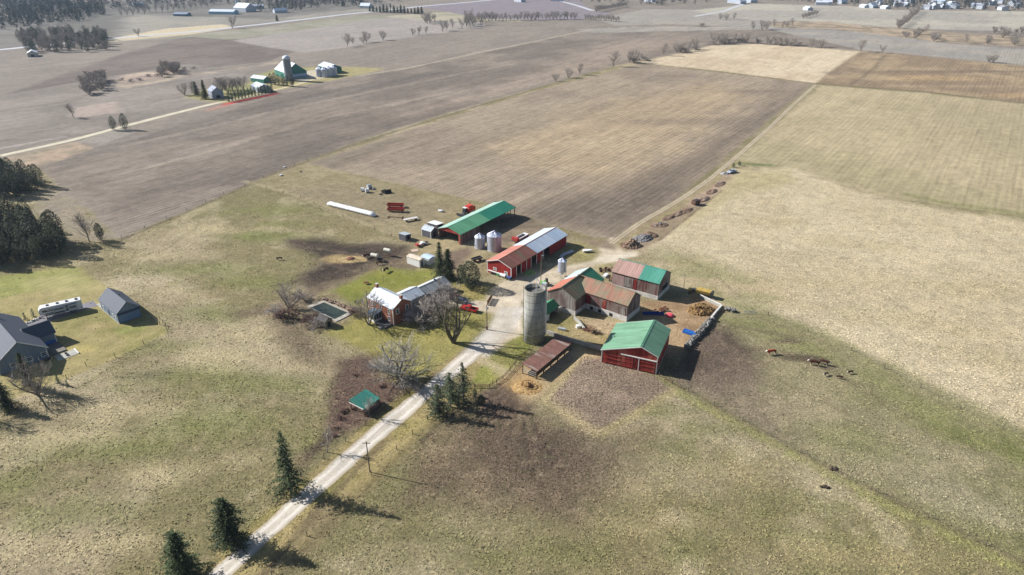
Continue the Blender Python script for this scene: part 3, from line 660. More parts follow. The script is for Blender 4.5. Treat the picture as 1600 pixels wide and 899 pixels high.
def pane_on(root, side, ai, bi, u, z, wd, h, frame, name='window', glass=None, fw=.14, bars=True):
    def bx(m, u0, u1, z0, z1, d0, d1):
        if side == 'f': m.box(-ai - d1, -ai - d0, u0, u1, z0, z1)
        if side == 'b': m.box(ai + d0, ai + d1, u0, u1, z0, z1)
        if side == 'r': m.box(u0, u1, -bi - d1, -bi - d0, z0, z1)
        if side == 'l': m.box(u0, u1, bi + d0, bi + d1, z0, z1)
    m = M(); u0, u1, z0, z1 = u - wd / 2, u + wd / 2, z, z + h
    bx(m, u0, u1, z1 - fw, z1, -.02, .10); bx(m, u0, u1, z0, z0 + fw, -.02, .12)
    bx(m, u0, u0 + fw, z0 + fw, z1 - fw, -.02, .10); bx(m, u1 - fw, u1, z0 + fw, z1 - fw, -.02, .10)
    if bars: bx(m, u0 + fw, u1 - fw, (z0 + z1) / 2 - .03, (z0 + z1) / 2 + .03, .02, .08)
    w_ = m.build('window', frame, root)
    g = M(); bx(g, u0 + fw, u1 - fw, z0 + fw, z1 - fw, -.01, .015); g.build('pane', glass or m_glass, w_); return w_
def door_on(root, side, ai, bi, u0, u1, z0, z1, mat, d=.06, name='door', handle=False):
    m = M()
    if side == 'f': m.box(-ai - d, -ai + .02, u0, u1, z0, z1)
    if side == 'b': m.box(ai - .02, ai + d, u0, u1, z0, z1)
    if side == 'r': m.box(u0, u1, -bi - d, -bi + .02, z0, z1)
    if side == 'l': m.box(u0, u1, bi - .02, bi + d, z0, z1)
    return m.build(name, mat, root)

# green-roofed red barn in front
mg1 = metal_roof('green_roof', C(124, 168, 136), C(106, 148, 118), .55, .9, 'X', .35, .65, .5)
gb = gable('red_barn', 'red board barn with a bright green roof and white door rail beside the dry paddock', 'barn',
           35.07, 164.89, 66.5, 8.03, 8.04, 5.6, 7.66, 3.19, 4.0, {'all': m_redwall}, [(-8.03, 8.03, mg1)], oh=.3, trim=m_white)
ai, bi = 7.73, 7.74
M().prism([(-8.0, -3.38, 7.72), (-8.0, -3.19, 7.84), (-8.0, -2.8, 7.78)], (16, 0, 0)).build('ridge_flashing', plain('dark_green', C(20, 84, 62)), gb)
d = door_on(gb, 'f', ai, bi, -1.2, 2.0, .1, 3.7, m_redwall, .16); 
M().box(-ai - .26, -ai - .05, -7.6, 2.3, 4.0, 4.28).build('door_rail', m_white, gb)
M().box(-ai - .24, -ai - .15, -2.9, -2.7, .1, 3.98).build('door_edge', m_white, gb)
door_on(gb, 'f', ai, bi, -7.2, -2.9, .1, 3.9, m_redwall, .12)
door_on(gb, 'f', ai, bi, 2.2, 6.9, .1, 3.4, m_redwall, .08)

for y0, y1 in ((-7.2, -2.9), (2.2, 6.9), (-1.2, 2.0)):
    for z in (.5, 1.9, 3.1): M().box(-ai - .22, -ai - .1, y0 + .1, y1 - .1, z, z + .16).build('door_batten', m_redwall, gb)
M().box(-ai - .03, ai + .03, -bi - .05, -bi - .005, .02, .45).build('splash_board', m_conc, gb)
# machine shed, half red half silver
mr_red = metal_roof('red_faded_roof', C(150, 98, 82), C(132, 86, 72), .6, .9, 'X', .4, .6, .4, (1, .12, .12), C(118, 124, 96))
mr_pink = metal_roof('red_roof_sunny', C(200, 134, 116), C(184, 116, 100), .6, .9)  # paler copy for the sun-facing slope, sunlight put into the colour
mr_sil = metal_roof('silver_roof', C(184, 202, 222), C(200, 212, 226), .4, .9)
ai, bi = 18.3, 5.2
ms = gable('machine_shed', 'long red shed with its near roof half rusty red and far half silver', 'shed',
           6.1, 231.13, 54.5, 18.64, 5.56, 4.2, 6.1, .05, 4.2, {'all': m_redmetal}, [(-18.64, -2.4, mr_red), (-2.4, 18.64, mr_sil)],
           [(-18.64, -2.4, mr_pink), (-2.4, 18.64, plain('silver_sunny', C(206, 216, 226), .35, .1))],  # left slope: the silver too is a paler copy with sunlight in its colour
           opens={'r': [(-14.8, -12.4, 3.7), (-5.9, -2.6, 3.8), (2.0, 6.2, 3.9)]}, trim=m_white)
for x in (-15.2, -12.3, -8.9, -6.0, -2.5, 1.8): M().box(x - .12, x + .12, -bi - .1, -bi - .01, 0, 4.1).build('door_post', m_white, ms)
for x0, x1 in ((-12.1, -9.1), (-8.7, -6.2), (-17.6, -15.5)): door_on(ms, 'r', ai, bi, x0, x1, .1, 3.5, m_redmetal, .08)
pane_on(ms, 'f', ai, bi, 1.8, 1.7, 1.5, 1.0, m_white); pane_on(ms, 'f', ai, bi, -3.0, 1.4, 1.5, 1.0, m_white)
M().box(-ai - .5, -ai - .02, -3.9, 4.6, .95, 1.15).build('bench', m_white, ms)
M().box(-18.2, 18.2, 5.0, 5.05, 0.02, .1).build('sill', m_conc, ms)

# open drive shed with green roof
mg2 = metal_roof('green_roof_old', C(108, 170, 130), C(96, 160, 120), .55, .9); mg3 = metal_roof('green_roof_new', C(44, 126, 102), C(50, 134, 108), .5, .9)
mgl = metal_roof('green_roof_sunny', C(176, 214, 200), C(164, 206, 190), .3, .9)  # left slope only: the green roof again, sunlight put into its colour
a, b = 18.59, 5.81; ai, bi = a - .35, b - .35
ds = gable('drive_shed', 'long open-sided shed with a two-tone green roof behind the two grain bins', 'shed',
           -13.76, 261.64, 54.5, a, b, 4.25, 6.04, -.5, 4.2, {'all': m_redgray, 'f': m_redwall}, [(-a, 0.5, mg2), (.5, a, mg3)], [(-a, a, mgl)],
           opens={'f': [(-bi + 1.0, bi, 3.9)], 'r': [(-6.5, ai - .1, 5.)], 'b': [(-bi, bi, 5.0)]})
ps = []
for x in (-6.5, -2.2, 2.2, 6.6, 11, 15, ai - .15):
    M().box(x - .14, x + .14, -bi, -bi + .26, 0, 4.3).build('post', m_wood, ds)
for y in (-1.8, 1.8): M().box(ai - .3, ai, y - .13, y + .13, 0, 5.0).build('post', m_wood, ds)
M().box(-ai, ai - .2, bi + .01, bi + .06, 0, 3.8).build('siding', m_redgray, ds)
M().box(-ai - .05, -ai + .25, -bi, -bi + .26, 0, 4).build('post', m_wood, ds)

# bank barn: two wings
mA = metal_roof('patchy_green_roof', C(112, 128, 100), C(146, 116, 90), .7, .9, 'X', .42, .62, .22, (1, .5, .5))
mB = metal_roof('patchy_red_roof', C(156, 116, 94), C(124, 126, 100), .75, .9, 'X', .42, .6, .25, (1, .6, .6), C(150, 100, 82))
mO = metal_roof('orange_roof', C(192, 116, 94), C(172, 104, 84), .6, .9)
bb = thing('bank_barn', 'L-shaped bank barn of grey boards with patchy red-green roof, right of the silo', 'barn', (20.73, 197.69, 0), R(54.6))
a, b = 9.17, 5.45; ext = 0
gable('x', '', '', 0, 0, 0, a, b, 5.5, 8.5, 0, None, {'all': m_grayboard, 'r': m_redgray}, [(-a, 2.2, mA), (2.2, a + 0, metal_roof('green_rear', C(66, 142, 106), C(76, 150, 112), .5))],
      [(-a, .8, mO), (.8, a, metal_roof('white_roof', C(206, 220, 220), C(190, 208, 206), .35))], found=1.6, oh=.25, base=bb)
RA = Matrix.Rotation(R(142.9 - 54.6), 4, 'Z'); cB = Vector((30.34 - 20.73, 192.52 - 197.69, 0)); cB = Matrix.Rotation(R(-54.6), 4, 'Z') @ cB
wb = bpy.data.objects.new('wing', None); link(wb, bb); wb.location = cB; wb.rotation_euler = (0, 0, R(88.3))
a, b = 9.69, 4.48
gable('x', '', '', 0, 0, 0, a, b, 5.6, 8.62, 0, None, {'all': m_redgray, 'f': m_grayboard}, [(-a, 6.0, mB)], found=1.9, oh=.25, base=wb,
      opens={'l': [(-7.2, -6.2, 4.4)]}, sides='frl')
m = M(); m.prism([(6.0, -b, 5.6), (6.0, 0, 8.62), (6.0, 0, 8.76), (6.0, -b, 5.74)], (5.6, 0, 0)); m.prism([(6.0, 0, 8.62), (6.0, b, 5.6), (6.0, b, 5.74), (6.0, 0, 8.76)], (2.4, 0, 0))
# the wing's rear roof stays beneath wing A's slope
m.build('roof', mB, wb)
for x in (-4.5, -.5, 2.5): M().box(x, x + 1.1, b - .25, b - .12, .2, 1.3).build('stable_window', m_dark, wb)
for x0, x1, mt in ((-8.8, -5.4, m_grayboard), (3.6, 5.4, plain('deep_red_door', C(128, 24, 26), .7)), (-1.9, -.9, m_redwall)):
    M().box(x0, x1, b - .24, b - .17, 1.95, 4.9).build('barn_door', mt, wb)
M().box(-ai, -ai, 0, 0, 0, 0)
# little green-roofed milk house between silo and barn
mh = gable('milk_house', 'tiny white milk house with a green roof tucked between the silo and the grey barn', 'shed', 10.6, 187.4, 54.6, 4.2, 2.5, 2.4, 4.1, 0, None,
           {'all': m_white}, [(-4.2, 4.2, metal_roof('green_roof_small', C(70, 142, 100), C(80, 150, 108), .55))], opens={'r': [(-1.5, 3.4, 2.1)]}, oh=.25)
for x in (-1.4, 1.0, 3.4): M().box(x - .08, x + .08, -2.28, -2.1, 0, 2.3).build('post', m_wood, mh)

# upper barn: pink and teal roof
a, b = 8.6, 5.3
ub = gable('timber_barn', 'tall weathered barn with a pink and teal roof and dark doorway, behind the L-shaped barn', 'barn', 43.47, 206.67, 146.3, a, b, 5.9, 8.8, 0, None,
           {'all': m_redgray, 'f': m_grayboard, 'l': m_redgray}, [(-a, -1.2, metal_roof('teal_roof', C(70, 144, 124), C(84, 152, 132), .5)), (-1.2, a, metal_roof('pink_roof', C(182, 144, 134), C(160, 130, 114), .7, .9, 'X', .4, .6, .5, (1, .4, .4)))],
           found=1.5, oh=.25, opens={'f': [(-3.0, 1.4, 3.4)]})
m = M(); 
for y0, y1 in ((-3.0, 1.4),): m.box(-a + .22, -a + 2.4, y0, y1, .02, .2)
m.build('doorway_shade', m_dark, ub)  # black slab: the doorway's inner shade put into the floor colour
door_on(ub, 'l', a - .25, b - .25, .6, 3.6, 1.9, 5.2, m_grayboard, .14)
door_on(ub, 'l', a - .25, b - .25, -.8, .5, 1.6, 5.2, plain('barn_red_door', C(130, 40, 40), .8), .08)
door_on(ub, 'l', a - .25, b - .25, 3.8, 8.2, 1.4, 5.3, boards('pale_red_boards', C(186, 160, 152), C(170, 140, 134), C(156, 128, 122), .35), .05)

# concrete silo
def silo_mat():
    t = NT('silo_concrete'); P = t.mapped(); sx = t.n('SeparateXYZ'); t.L(P, sx.inputs[0])
    n = t.noise(t.mapped((1, 1, .25)), .8, 5, .65); col = t.mix(t.rng(n, .35, .65, 0, 1), C(184, 184, 178), C(152, 152, 146))
    g = t.math('LESS_THAN', t.math('FRACT', t.math('MULTIPLY', sx.outputs[2], 1 / .76)), .12)
    col = t.mix(t.math('MULTIPLY', g, .3), col, (.05, .045, .04, 1))
    st = t.noise(t.mapped((1.4, 1.4, .1)), 1.6, 4); top = t.rng(sx.outputs[2], 11.5, 17.5, 0, 1)
    col = t.mix(t.math('MULTIPLY', t.math('MULTIPLY', t.rng(st, .35, .6, .3, 1), top), .75), col, C(118, 104, 74))
    t.bump(g, .5, .05); return t.out(col, .95, 0, .15)
si = thing('silo', 'tall round concrete silo without a roof, stained brown at its rim, beside the driveway', 'silo', (*at(835, 538)[:2], 0))
si.location.y += 2.4
r0, hh = 3.1, 17.2
M().lathe([(r0, 0), (r0, hh), (r0 - .25, hh), (r0 - .25, 13.5), (.05, 13.6)], 40).build('wall', silo_mat(), si, True)
for p in si.children[0].data.polygons: p.use_smooth = abs(p.normal.z) < .3
m = M()
for k in range(8): m.lathe([(r0 + .05, .6 + 2.2 * k), (r0 + .05, .68 + 2.2 * k), (r0, .69 + 2.2 * k), (r0, .59 + 2.2 * k)], 40)
m.build('hoops', plain('hoop_steel', C(130, 128, 120), .6, .4), si)
m = M(); 
for s in (-.25, .25): m.tube((-r0 - .12, s, 0), (-r0 - .12, s, hh + .6), .05)
for k in range(55): m.tube((-r0 - .12, -.25, .4 + .32 * k), (-r0 - .12, .25, .4 + .32 * k), .03, n=4)
m.build('ladder', m_black, si)
M().prism([(1.9, 1.9, .8), (3.1, 1.2, .8), (3.6, 2.2, .8), (2.4, 2.9, .8)], (0, 0, 17)).build('chute', plain('chute_steel', C(200, 204, 210), .5, .2), si)
m = M(); top = (0.4, .8, hh + 2.6)
for p in ((-2.3, 1.8, hh), (2.2, 2.0, hh), (.2, -2.8, hh - 1)): m.tube(p, top, .07)
m.build('unloader_tripod', m_steelw, si)
m = M(); m.tube((1.8, 1.2, 13.6), (-1.2, -1.0, 14.1), .18); m.box(-.8, .6, -.5, .5, 13.8, 14.6); m.build('unloader', m_steelw, si)

# grain bins
def bin_mat(nm, c1, c2):
    t = NT(nm); P = t.mapped(); sx = t.n('SeparateXYZ'); t.L(P, sx.inputs[0])
    g = t.n('TexWave', wave_type='BANDS', bands_direction='Z'); t.L(P, g.inputs[0]); g.inputs['Scale'].default_value = 1.6
    n = t.noise(t.mapped((1, 1, .4)), .7, 4); col = t.mix(t.rng(n, .35, .65, 0, 1), c1, c2)
    col = t.scale_col(col, t.rng(g.outputs['Fac'], 0, 1, .92, 1.04))
    t.bump(g.outputs['Fac'], .4, .03); return t.out(col, .42, .45, .4)
mbin = bin_mat('bin_steel', C(206, 212, 228), C(188, 194, 210))
def grain_bin(px, py, r, h, rh, label, group=None, legs=False, z0=0, n=28):
    p = at(px, py); t = thing('grain_bin', label, 'grain bin', (p.x, p.y, 0), .4, group)
    if not legs: M().lathe([(r + .15, 0), (r + .15, .25), (r, .25)], n).build('base_slab', m_conc, t)
    M().lathe([(r, z0 + .05), (r, h)], n).build('wall', mbin, t, False)
    m = M(); m.lathe([(r + .12, h - .05), (r + .12, h + .02), (.45, h + rh), (.45, h + rh + .25), (.08, h + rh + .45)], n)
    m.build('roof', mbin, t)
    m = M()
    for k in range(n):
        a = 2 * math.pi * k / n; m.tube((r * math.cos(a), r * math.sin(a), h + .08), (.45 * math.cos(a), .45 * math.sin(a), h + rh + .05), .035, n=4)
    m.build('roof_ribs', mbin, t)
    if legs:
        M().lathe([(.25, .7), (r, z0 + .1)], n).build('hopper', mbin, t)
        for k in range(4):
            a = math.pi / 4 + k * math.pi / 2; M().box(-.06, .06, -.06, .06, 0, z0 + .6, Matrix.Translation((r * math.cos(a), r * math.sin(a), 0))).build('leg', m_steelw, t)
    else: M().box(-r - .06, -r + .05, -.4, .4, .5, 1.9).build('hatch', m_steelw, t)
    m = M()
    for s in (-.22, .22): m.tube((s, -r - .1, .5 + z0), (s, -r - .1, h + .3), .04, n=4)
    for k in range(int((h - z0) / .5)): m.tube((-.22, -r - .1, .6 + z0 + .5 * k), (.22, -r - .1, .6 + z0 + .5 * k), .03, n=4)
    m.build('ladder', m_steelw, t); return t
grain_bin(750, 387, 1.95, 4.5, 1.1, 'smaller round steel grain bin, left of the pair before the open green-roofed shed')
grain_bin(772.5, 390, 2.75, 6.0, 1.4, 'larger round steel grain bin, right of the pair before the open green-roofed shed')
grain_bin(878, 432, 1.5, 6.0, .7, 'slim silver feed bin on legs at the rear corner of the L-shaped barn', legs=True, z0=2.0)

# low feed shelter with rusty roof
mrs = metal_roof('rusty_sheets', C(146, 104, 90), C(122, 86, 74), .75, .8, 'X', .35, .65, 1.2, (1, 1, 1), C(176, 160, 148))
fs = thing('feed_shelter', 'long low shelter with a rusty sloping sheet roof below the concrete silo', 'shelter', (9.95, 161.2, 0), R(54.4))
m = M(); m.prism([(-9.2, -2.55, 2.5), (-9.2, 2.5, 3.1), (-9.2, 2.5, 3.2), (-9.2, -2.55, 2.6)], (18.4, 0, 0)); m.build('roof', mrs, fs)
for x in (-9, -5.4, -1.8, 1.8, 5.4, 9):
    M().box(x - .12, x + .12, -2.3, -2.06, 0, 2.45).build('post', m_wood, fs); M().box(x - .12, x + .12, 2.1, 2.34, 0, 3.0).build('post', m_wood, fs)
m = M(); m.box(-8.8, 8.8, -.3, -.2, .2, .9); m.box(-8.8, 8.8, .6, .7, .2, .9); m.box(-8.8, 8.8, -.2, .6, .3, .4); m.build('feed_bunk', m_wood, fs)
m = M()
for z in (.7, 1.3, 1.9): m.box(-9.12, -9.04, -2.1, 2.1, z, z + .12)
m.build('end_rails', m_conc, fs)

# green shelter by the brambles
p = at(569, 640); gs = thing('run_in_shelter', 'small open shelter with a teal metal roof among the brambles left of the driveway', 'shelter', (-36.9, 139.9, 0), R(55))
m = M(); m.prism([(-2.9, -2.5, 2.2), (-2.9, 2.5, 3.0), (-2.9, 2.5, 3.1), (-2.9, -2.5, 2.3)], (5.8, 0, 0)); m.build('roof', metal_roof('teal_sheet', C(44, 116, 104), C(54, 128, 112), .6), gs)
for x in (-2.6, 2.6):
    for y, z in ((-2.3, 2.2), (2.3, 2.95)): M().box(x - .1, x + .1, y - .1, y + .1, 0, z).build('post', m_wood, gs)
m = M(); m.box(-2.7, 2.7, -2.35, -2.27, .1, 2.15); m.box(2.6, 2.68, -2.2, 2.2, .1, 2.2); m.build('wall', m_redgray, gs)
M().box(-3.0, -2.92, -2.5, 2.5, 2.3, 2.5).build('fascia', m_white, gs)

# brick farmhouse
def brick_mat():
    t = NT('old_brick'); P = t.mapped()
    n = t.noise(P, 1.0, 5); col = t.mix(t.rng(n, .35, .65, 0, 1), C(168, 110, 88), C(142, 92, 76))
    sx = t.n('SeparateXYZ'); t.L(P, sx.inputs[0]); cx = t.n('CombineXYZ'); t.L(t.math('ADD', sx.outputs[0], sx.outputs[1]), cx.inputs[0]); t.L(sx.outputs[2], cx.inputs[1])
    br = t.n('TexBrick'); t.L(cx.outputs[0], br.inputs[0]); br.inputs['Scale'].default_value = 1; br.inputs['Brick Width'].default_value = .3; br.inputs['Row Height'].default_value = .1; br.inputs['Mortar Size'].default_value = .012
    br.inputs['Color1'].default_value = (1, 1, 1, 1); br.inputs['Color2'].default_value = (.7, .7, .7, 1); br.inputs['Mortar'].default_value = (1.3, 1.3, 1.2, 1)
    return t.out(t.mix(.5, col, br.outputs[0], 'MULTIPLY'), .9, 0, .2)
mbr = brick_mat(); mwr = metal_roof('white_metal_roof', C(226, 232, 240), C(214, 222, 232), .35, .6)
a, b = 6.3, 3.95; oh = .3; ai, bi = a - oh, b - oh
hs = gable('farmhouse', 'two-storey brick farmhouse with a white metal roof, brick chimneys and a glazed front porch', 'house', -38.19, 187.85, 138.5, a, b, 5.6, 7.9, .05, None,
           {'all': mbr}, [(-a, a, mwr)], oh=oh, trim=m_white)
for x in (-a + .5, a - .5):
    ch = M().box(x - .4, x + .4, -.45, .35, 7.4, 9.0).build('chimney', mbr, hs); M().box(x - .48, x + .48, -.53, .43, 9.0, 9.15).build('chimney_cap', m_conc, ch)
for u, z in ((1.9, 3.4), (-1.9, 3.4), (-1.9, .9)): pane_on(hs, 'f', ai, bi, u, z, 1.25, 1.8, m_white, fw=.17)
for u in (-4.2, -.2, 4.2): pane_on(hs, 'l', ai, bi, u, 3.4, 1.1, 1.7, m_white)
for u in (-4.0, 4.4): pane_on(hs, 'l', ai, bi, u, .9, 1.1, 1.7, m_white)
for u in (-4, 0, 4): pane_on(hs, 'r', ai, bi, u, 3.4, 1.1, 1.7, m_white)
pr = bpy.data.objects.new('porch', None); link(pr, hs); pr.location = (1.2, bi, 0)
m = M(); m.prism([(-1.7, 0, 3.1), (-1.7, 3.2, 2.6), (-1.7, 3.2, 2.7), (-1.7, 0, 3.2)], (3.4, 0, 0)); m.build('porch_roof', metal_roof('porch_roof', C(96, 116, 130), C(110, 128, 140), .4, .5), pr)
m = M(); m.box(-1.5, 1.5, .02, 3.0, .1, .9); m.build('porch_wall', m_white, pr)
m = M(); m.box(-1.45, 1.45, .03, 2.95, .9, 2.5); m.build('porch_glazing', m_glass, pr)
m = M()
for x in (-1.5, -.5, .5, 1.4): m.box(x, x + .1, 2.9, 3.02, .9, 2.6)
for y in (.1, 1.1, 2.1): m.box(-1.52, -1.42, y, y + .1, .9, 2.6); m.box(1.42, 1.52, y, y + .1, .9, 2.6)
m.build('porch_frame', m_white, pr)
dk = M().box(-5.6, -.8, bi + .05, bi + 3.4, .1, .45); dk.build('deck', noisy('deck_boards', C(92, 92, 92), C(70, 70, 72), 2), hs)
M().box(-4.6, -3.3, bi + 3.4, bi + 4.2, .02, .25).build('step', m_conc, hs)
# rear kitchen wing, ridge square to the main ridge
kw = bpy.data.objects.new('kitchen_wing', None); link(kw, hs); kw.location = (1.2, -8.1, 0); kw.rotation_euler = (0, 0, R(-90))
gable('x', '', '', 0, 0, 0, 4.2, 3.7, 3.4, 4.95, 0, None, {'all': plain('siding_grey', C(176, 178, 180), .7)}, [(-4.2, 4.2, metal_roof('kitchen_roof', C(206, 214, 222), C(190, 200, 210), .4))], [(-4.2, 4.2, mwr)], base=kw, oh=.25, trim=m_white)  # greyer copy on the slope away from the sun, shading put into colour
rw = bpy.data.objects.new('rear_wing', None); link(rw, hs); rw.location = (1.0, -18.2, 0); rw.rotation_euler = (0, 0, R(-90))
mgr = metal_roof('grey_shingle', C(168, 172, 172), C(150, 154, 156), .8, 3)
gable('x', '', '', 0, 0, 0, 5.9, 3.4, 2.8, 4.4, 0, None, {'all': plain('siding_grey', C(176, 178, 180), .7)}, [(-5.9, 5.9, mgr)], [(-5.9, 5.9, mwr)], base=rw, oh=.25)  # grey right slope, white left: sun and shade put into the two colours
pane_on(kw, 'r', 3.95, 3.45, -.4, 1.0, 1.1, 1.3, m_white); pane_on(kw, 'l', 3.95, 3.45, .6, 1.0, 1.1, 1.3, m_white)
M().box(1.6, 2.1, -.25, .25, 4.2, 4.9).build('vent', m_black, rw)

# dark-roofed garage and bungalow, left
msh = noisy('dark_shingle', C(86, 92, 104), C(74, 80, 92), 2.2, .75, 0, (1, 1, 1), 0, .3, .7)
msd = boards('blue_grey_siding', C(128, 142, 158), C(120, 134, 150), None, .5)
a, b = 7.3, 3.7; ai, bi = a - .35, b - .35
ga = gable('garage', 'detached grey garage with dark shingle roof at the corner of the neighbouring lawn', 'garage', -123.66, 189.46, 137.9, a, b, 3.3, 6.3, 0, None,
           {'all': msd}, [(-a, a, msh)], trim=plain('dark_fascia', C(104, 116, 130)))
door_on(ga, 'f', ai, bi, -2.9, 2.9, .05, 2.7, plain('overhead_door', C(110, 136, 168), .5), .07)
M().prism([(-ai - .9, -3.3, 3.0), (-ai - .9, 3.3, 3.0), (-ai, 3.3, 3.3), (-ai, -3.3, 3.3)], (0, 0, .08)).build('awning', msh, ga)
for u in (-5.2, -3.2, 4.6): pane_on(ga, 'l', ai, bi, u, 1.1, .8, 1.1, m_white)
door_on(ga, 'l', ai, bi, .0, .95, .05, 2.1, m_black, .06)
M().box(-ai - .2, ai + .2, bi + .02, bi + .14, .0, .16).build('plinth', m_conc, ga)
M().box(1.0, 1.3, -1.2, -.9, 5.4, 5.9).build('vent', m_black, ga)
M().box(ai, ai + 5, -2.2, 3.4, 0.01, .05).build('apron', m_conc, ga)
bl = thing('bungalow', 'large bungalow with dark shingle gables and white fascia at the left edge', 'house', (-137.0, 160.8, 0), R(137.9))
def U2(ox, oy, oz=0): return (ox, oy, oz)
a, b = 13, 6.5
mpart = bpy.data.objects.new('main_block', None); link(mpart, bl); mpart.location = (9.5, 0, 0)
gable('x', '', '', 0, 0, 0, a, b, 3.2, 7.9, 0, None, {'all': msd}, [(-a, a, msh)], base=mpart, oh=.5, trim=m_white)
sw = bpy.data.objects.new('side_wing', None); link(sw, bl); sw.location = (8.0, -7.2, 0); sw.rotation_euler = (0, 0, R(-90))
gable('x', '', '', 0, 0, 0, 3.6, 3.7, 3.15, 5.9, 0, None, {'all': msd}, [(-3.6, 3.6, msh)], base=sw, oh=.4, trim=m_white)
for u in (-5, -1.5, 2.5): pane_on(mpart, 'f', a - .5, b - .5, u, 1.0, 1.4, 1.3, m_white)
for u in (-9, -5): pane_on(mpart, 'r', a - .5, b - .5, u, .9, 1.6, 1.4, m_white)
M().box(8, 9, -.5, .5, 7.0, 8.8).build('chimney', m_conc, mpart)
M().box(-2.5, 4.0, -10.6, -6.6, 0.01, .35).build('deck', noisy('patio_deck', C(128, 120, 110), C(104, 98, 92), 1.5), bl)
# ---------------------------------------------------------------- trees
def leafy(m, p, s, rnd, k=2, flat=.6):
    for _ in range(k):
        a = rnd.uniform(0, 6.283); t = rnd.uniform(-.9, .9) * flat
        u = Vector((math.cos(a), math.sin(a), t)) * s; v = Vector((-math.sin(a), math.cos(a), rnd.uniform(-.8, .4))) * s * .55
        o = Vector(p) + Vector((rnd.uniform(-s, s), rnd.uniform(-s, s), rnd.uniform(-s, s))) * .5
        m.add([o - u * .5, o + v * .5, o + u * .6, o - v * .5], [(0, 1, 2, 3)])
def leaf_mat(nm, c1, c2, c3=None):
    t = NT(nm); n = t.noise(t.mapped(), .9, 3); oi = t.n('ObjectInfo')
    col = t.mix(t.rng(n, .35, .65, 0, 1), c1, c2)
    g = t.n('NewGeometry'); col = t.scale_col(col, t.rng(g.outputs['Random Per Island'], 0, 1, .65, 1.35))
    col = t.scale_col(col, t.rng(oi.outputs['Random'], 0, 1, .8, 1.2))
    return t.out(col, .75, 0, .15)
ml_spruce = leaf_mat('spruce_needles', (.034, .054, .020, 1), (.078, .098, .036, 1))
ml_cedar = leaf_mat('cedar_foliage', (.028, .040, .020, 1), (.085, .088, .045, 1))
ml_yellow = leaf_mat('golden_conifer', (.12, .13, .04, 1), (.16, .16, .05, 1))
ml_sparse = leaf_mat('thin_fir_needles', (.04, .06, .028, 1), (.07, .09, .042, 1))
m_bark = noisy('grey_bark', C(150, 140, 130), C(116, 106, 98), 1.5, .95)
m_twig = noisy('bare_twigs', C(184, 174, 164), C(150, 140, 132), .5, .95)
m_twigs_silver = noisy('silver_twigs', C(204, 198, 188), C(168, 160, 150), .5, .95)
m_twigr = noisy('reddish_twigs', C(124, 96, 84), C(104, 82, 76), .5, .95)
def spruce(seed, H, Rm, dens=1.0, mat=None, droop=.35, bare=0.0, shape=.85, skirt=.08, leaf=.5):
    rnd = random.Random(seed); m = M(); tr = M()
    n = 7; 
    for i in range(n):
        z0, z1 = H * i / n, H * (i + 1) / n
        tr.tube((0.02 * math.sin(i + seed) * H * .3, .02 * math.cos(2 * i) * H * .2, z0), (0.02 * math.sin(i + 1 + seed) * H * .3, .02 * math.cos(2 * i + 2) * H * .2, z1), H * .018 * (1 - i / n) + .03, H * .018 * (1 - (i + 1) / n) + .03, 6)
    z = H * skirt
    while z < H * .99:
        f = z / H; r0 = Rm * (1 - f) ** shape + .15
        nb = max(3, int(7 * dens))
        for k in range(nb):
            if rnd.random() < bare * (.4 + .8 * f): continue
            a = rnd.uniform(0, 6.283); L = r0 * rnd.uniform(.45, 1.12) * (1 + .24 * math.sin(2 * a + seed + f * 9) + .16 * math.sin(5 * a + f * 23 + seed)); q = max(2, int(L / .32))
            up = .25 if f > .8 else 0
            if L > 1.2: tr.tube((0, 0, z), (L * .8 * math.cos(a), L * .8 * math.sin(a), z + L * (up - droop) * .6), .05, .015, 3, False)
            for j in range(q):
                t = (j + rnd.random()) / q; d = L * t
                if t < .25 and rnd.random() < .6: continue
                leafy(m, (d * math.cos(a), d * math.sin(a), z + d * (up - droop) * (.4 + .6 * t) + rnd.uniform(-.12, .12)), leaf * (1.25 - .5 * t), rnd, 2)
        z += max(.28, H * .033) / max(.5, dens)
    m.build_ = m
    return tr, m
def cedar(seed, H, Rm, n=1500, base=.05, leaf=.5, top=.6):
    rnd = random.Random(seed); m = M(); tr = M(); tr.tube((0, 0, 0), (0, 0, H * .8), H * .022, .04, 6)
    lobes = [(rnd.uniform(-.35, .35) * Rm, rnd.uniform(-.35, .35) * Rm, H * rnd.uniform(.15, .7), Rm * rnd.uniform(.45, .8)) for _ in range(9)]
    for _ in range(n):
        if rnd.random() < .55:
            f = rnd.random() ** .8; z = H * (base + (1 - base) * f); a = rnd.uniform(0, 6.283)
            r = Rm * (math.sin(min(1, (f + .12) * 1.3) * 1.57)) * (1 - f ** 2.2) ** top * rnd.uniform(.72, 1.05)
            x, y = r * math.cos(a), r * math.sin(a)
        else:
            l = rnd.choice(lobes); d = Vector((rnd.gauss(0, 1), rnd.gauss(0, 1), rnd.gauss(0, 1.3))).normalized() * l[3]
            x, y, z = l[0] + d.x, l[1] + d.y, l[2] + d.z * 1.3
            if z < .2 or z > H: continue
        leafy(m, (x, y, z), leaf, rnd, 1, 1.2)
    return tr, m
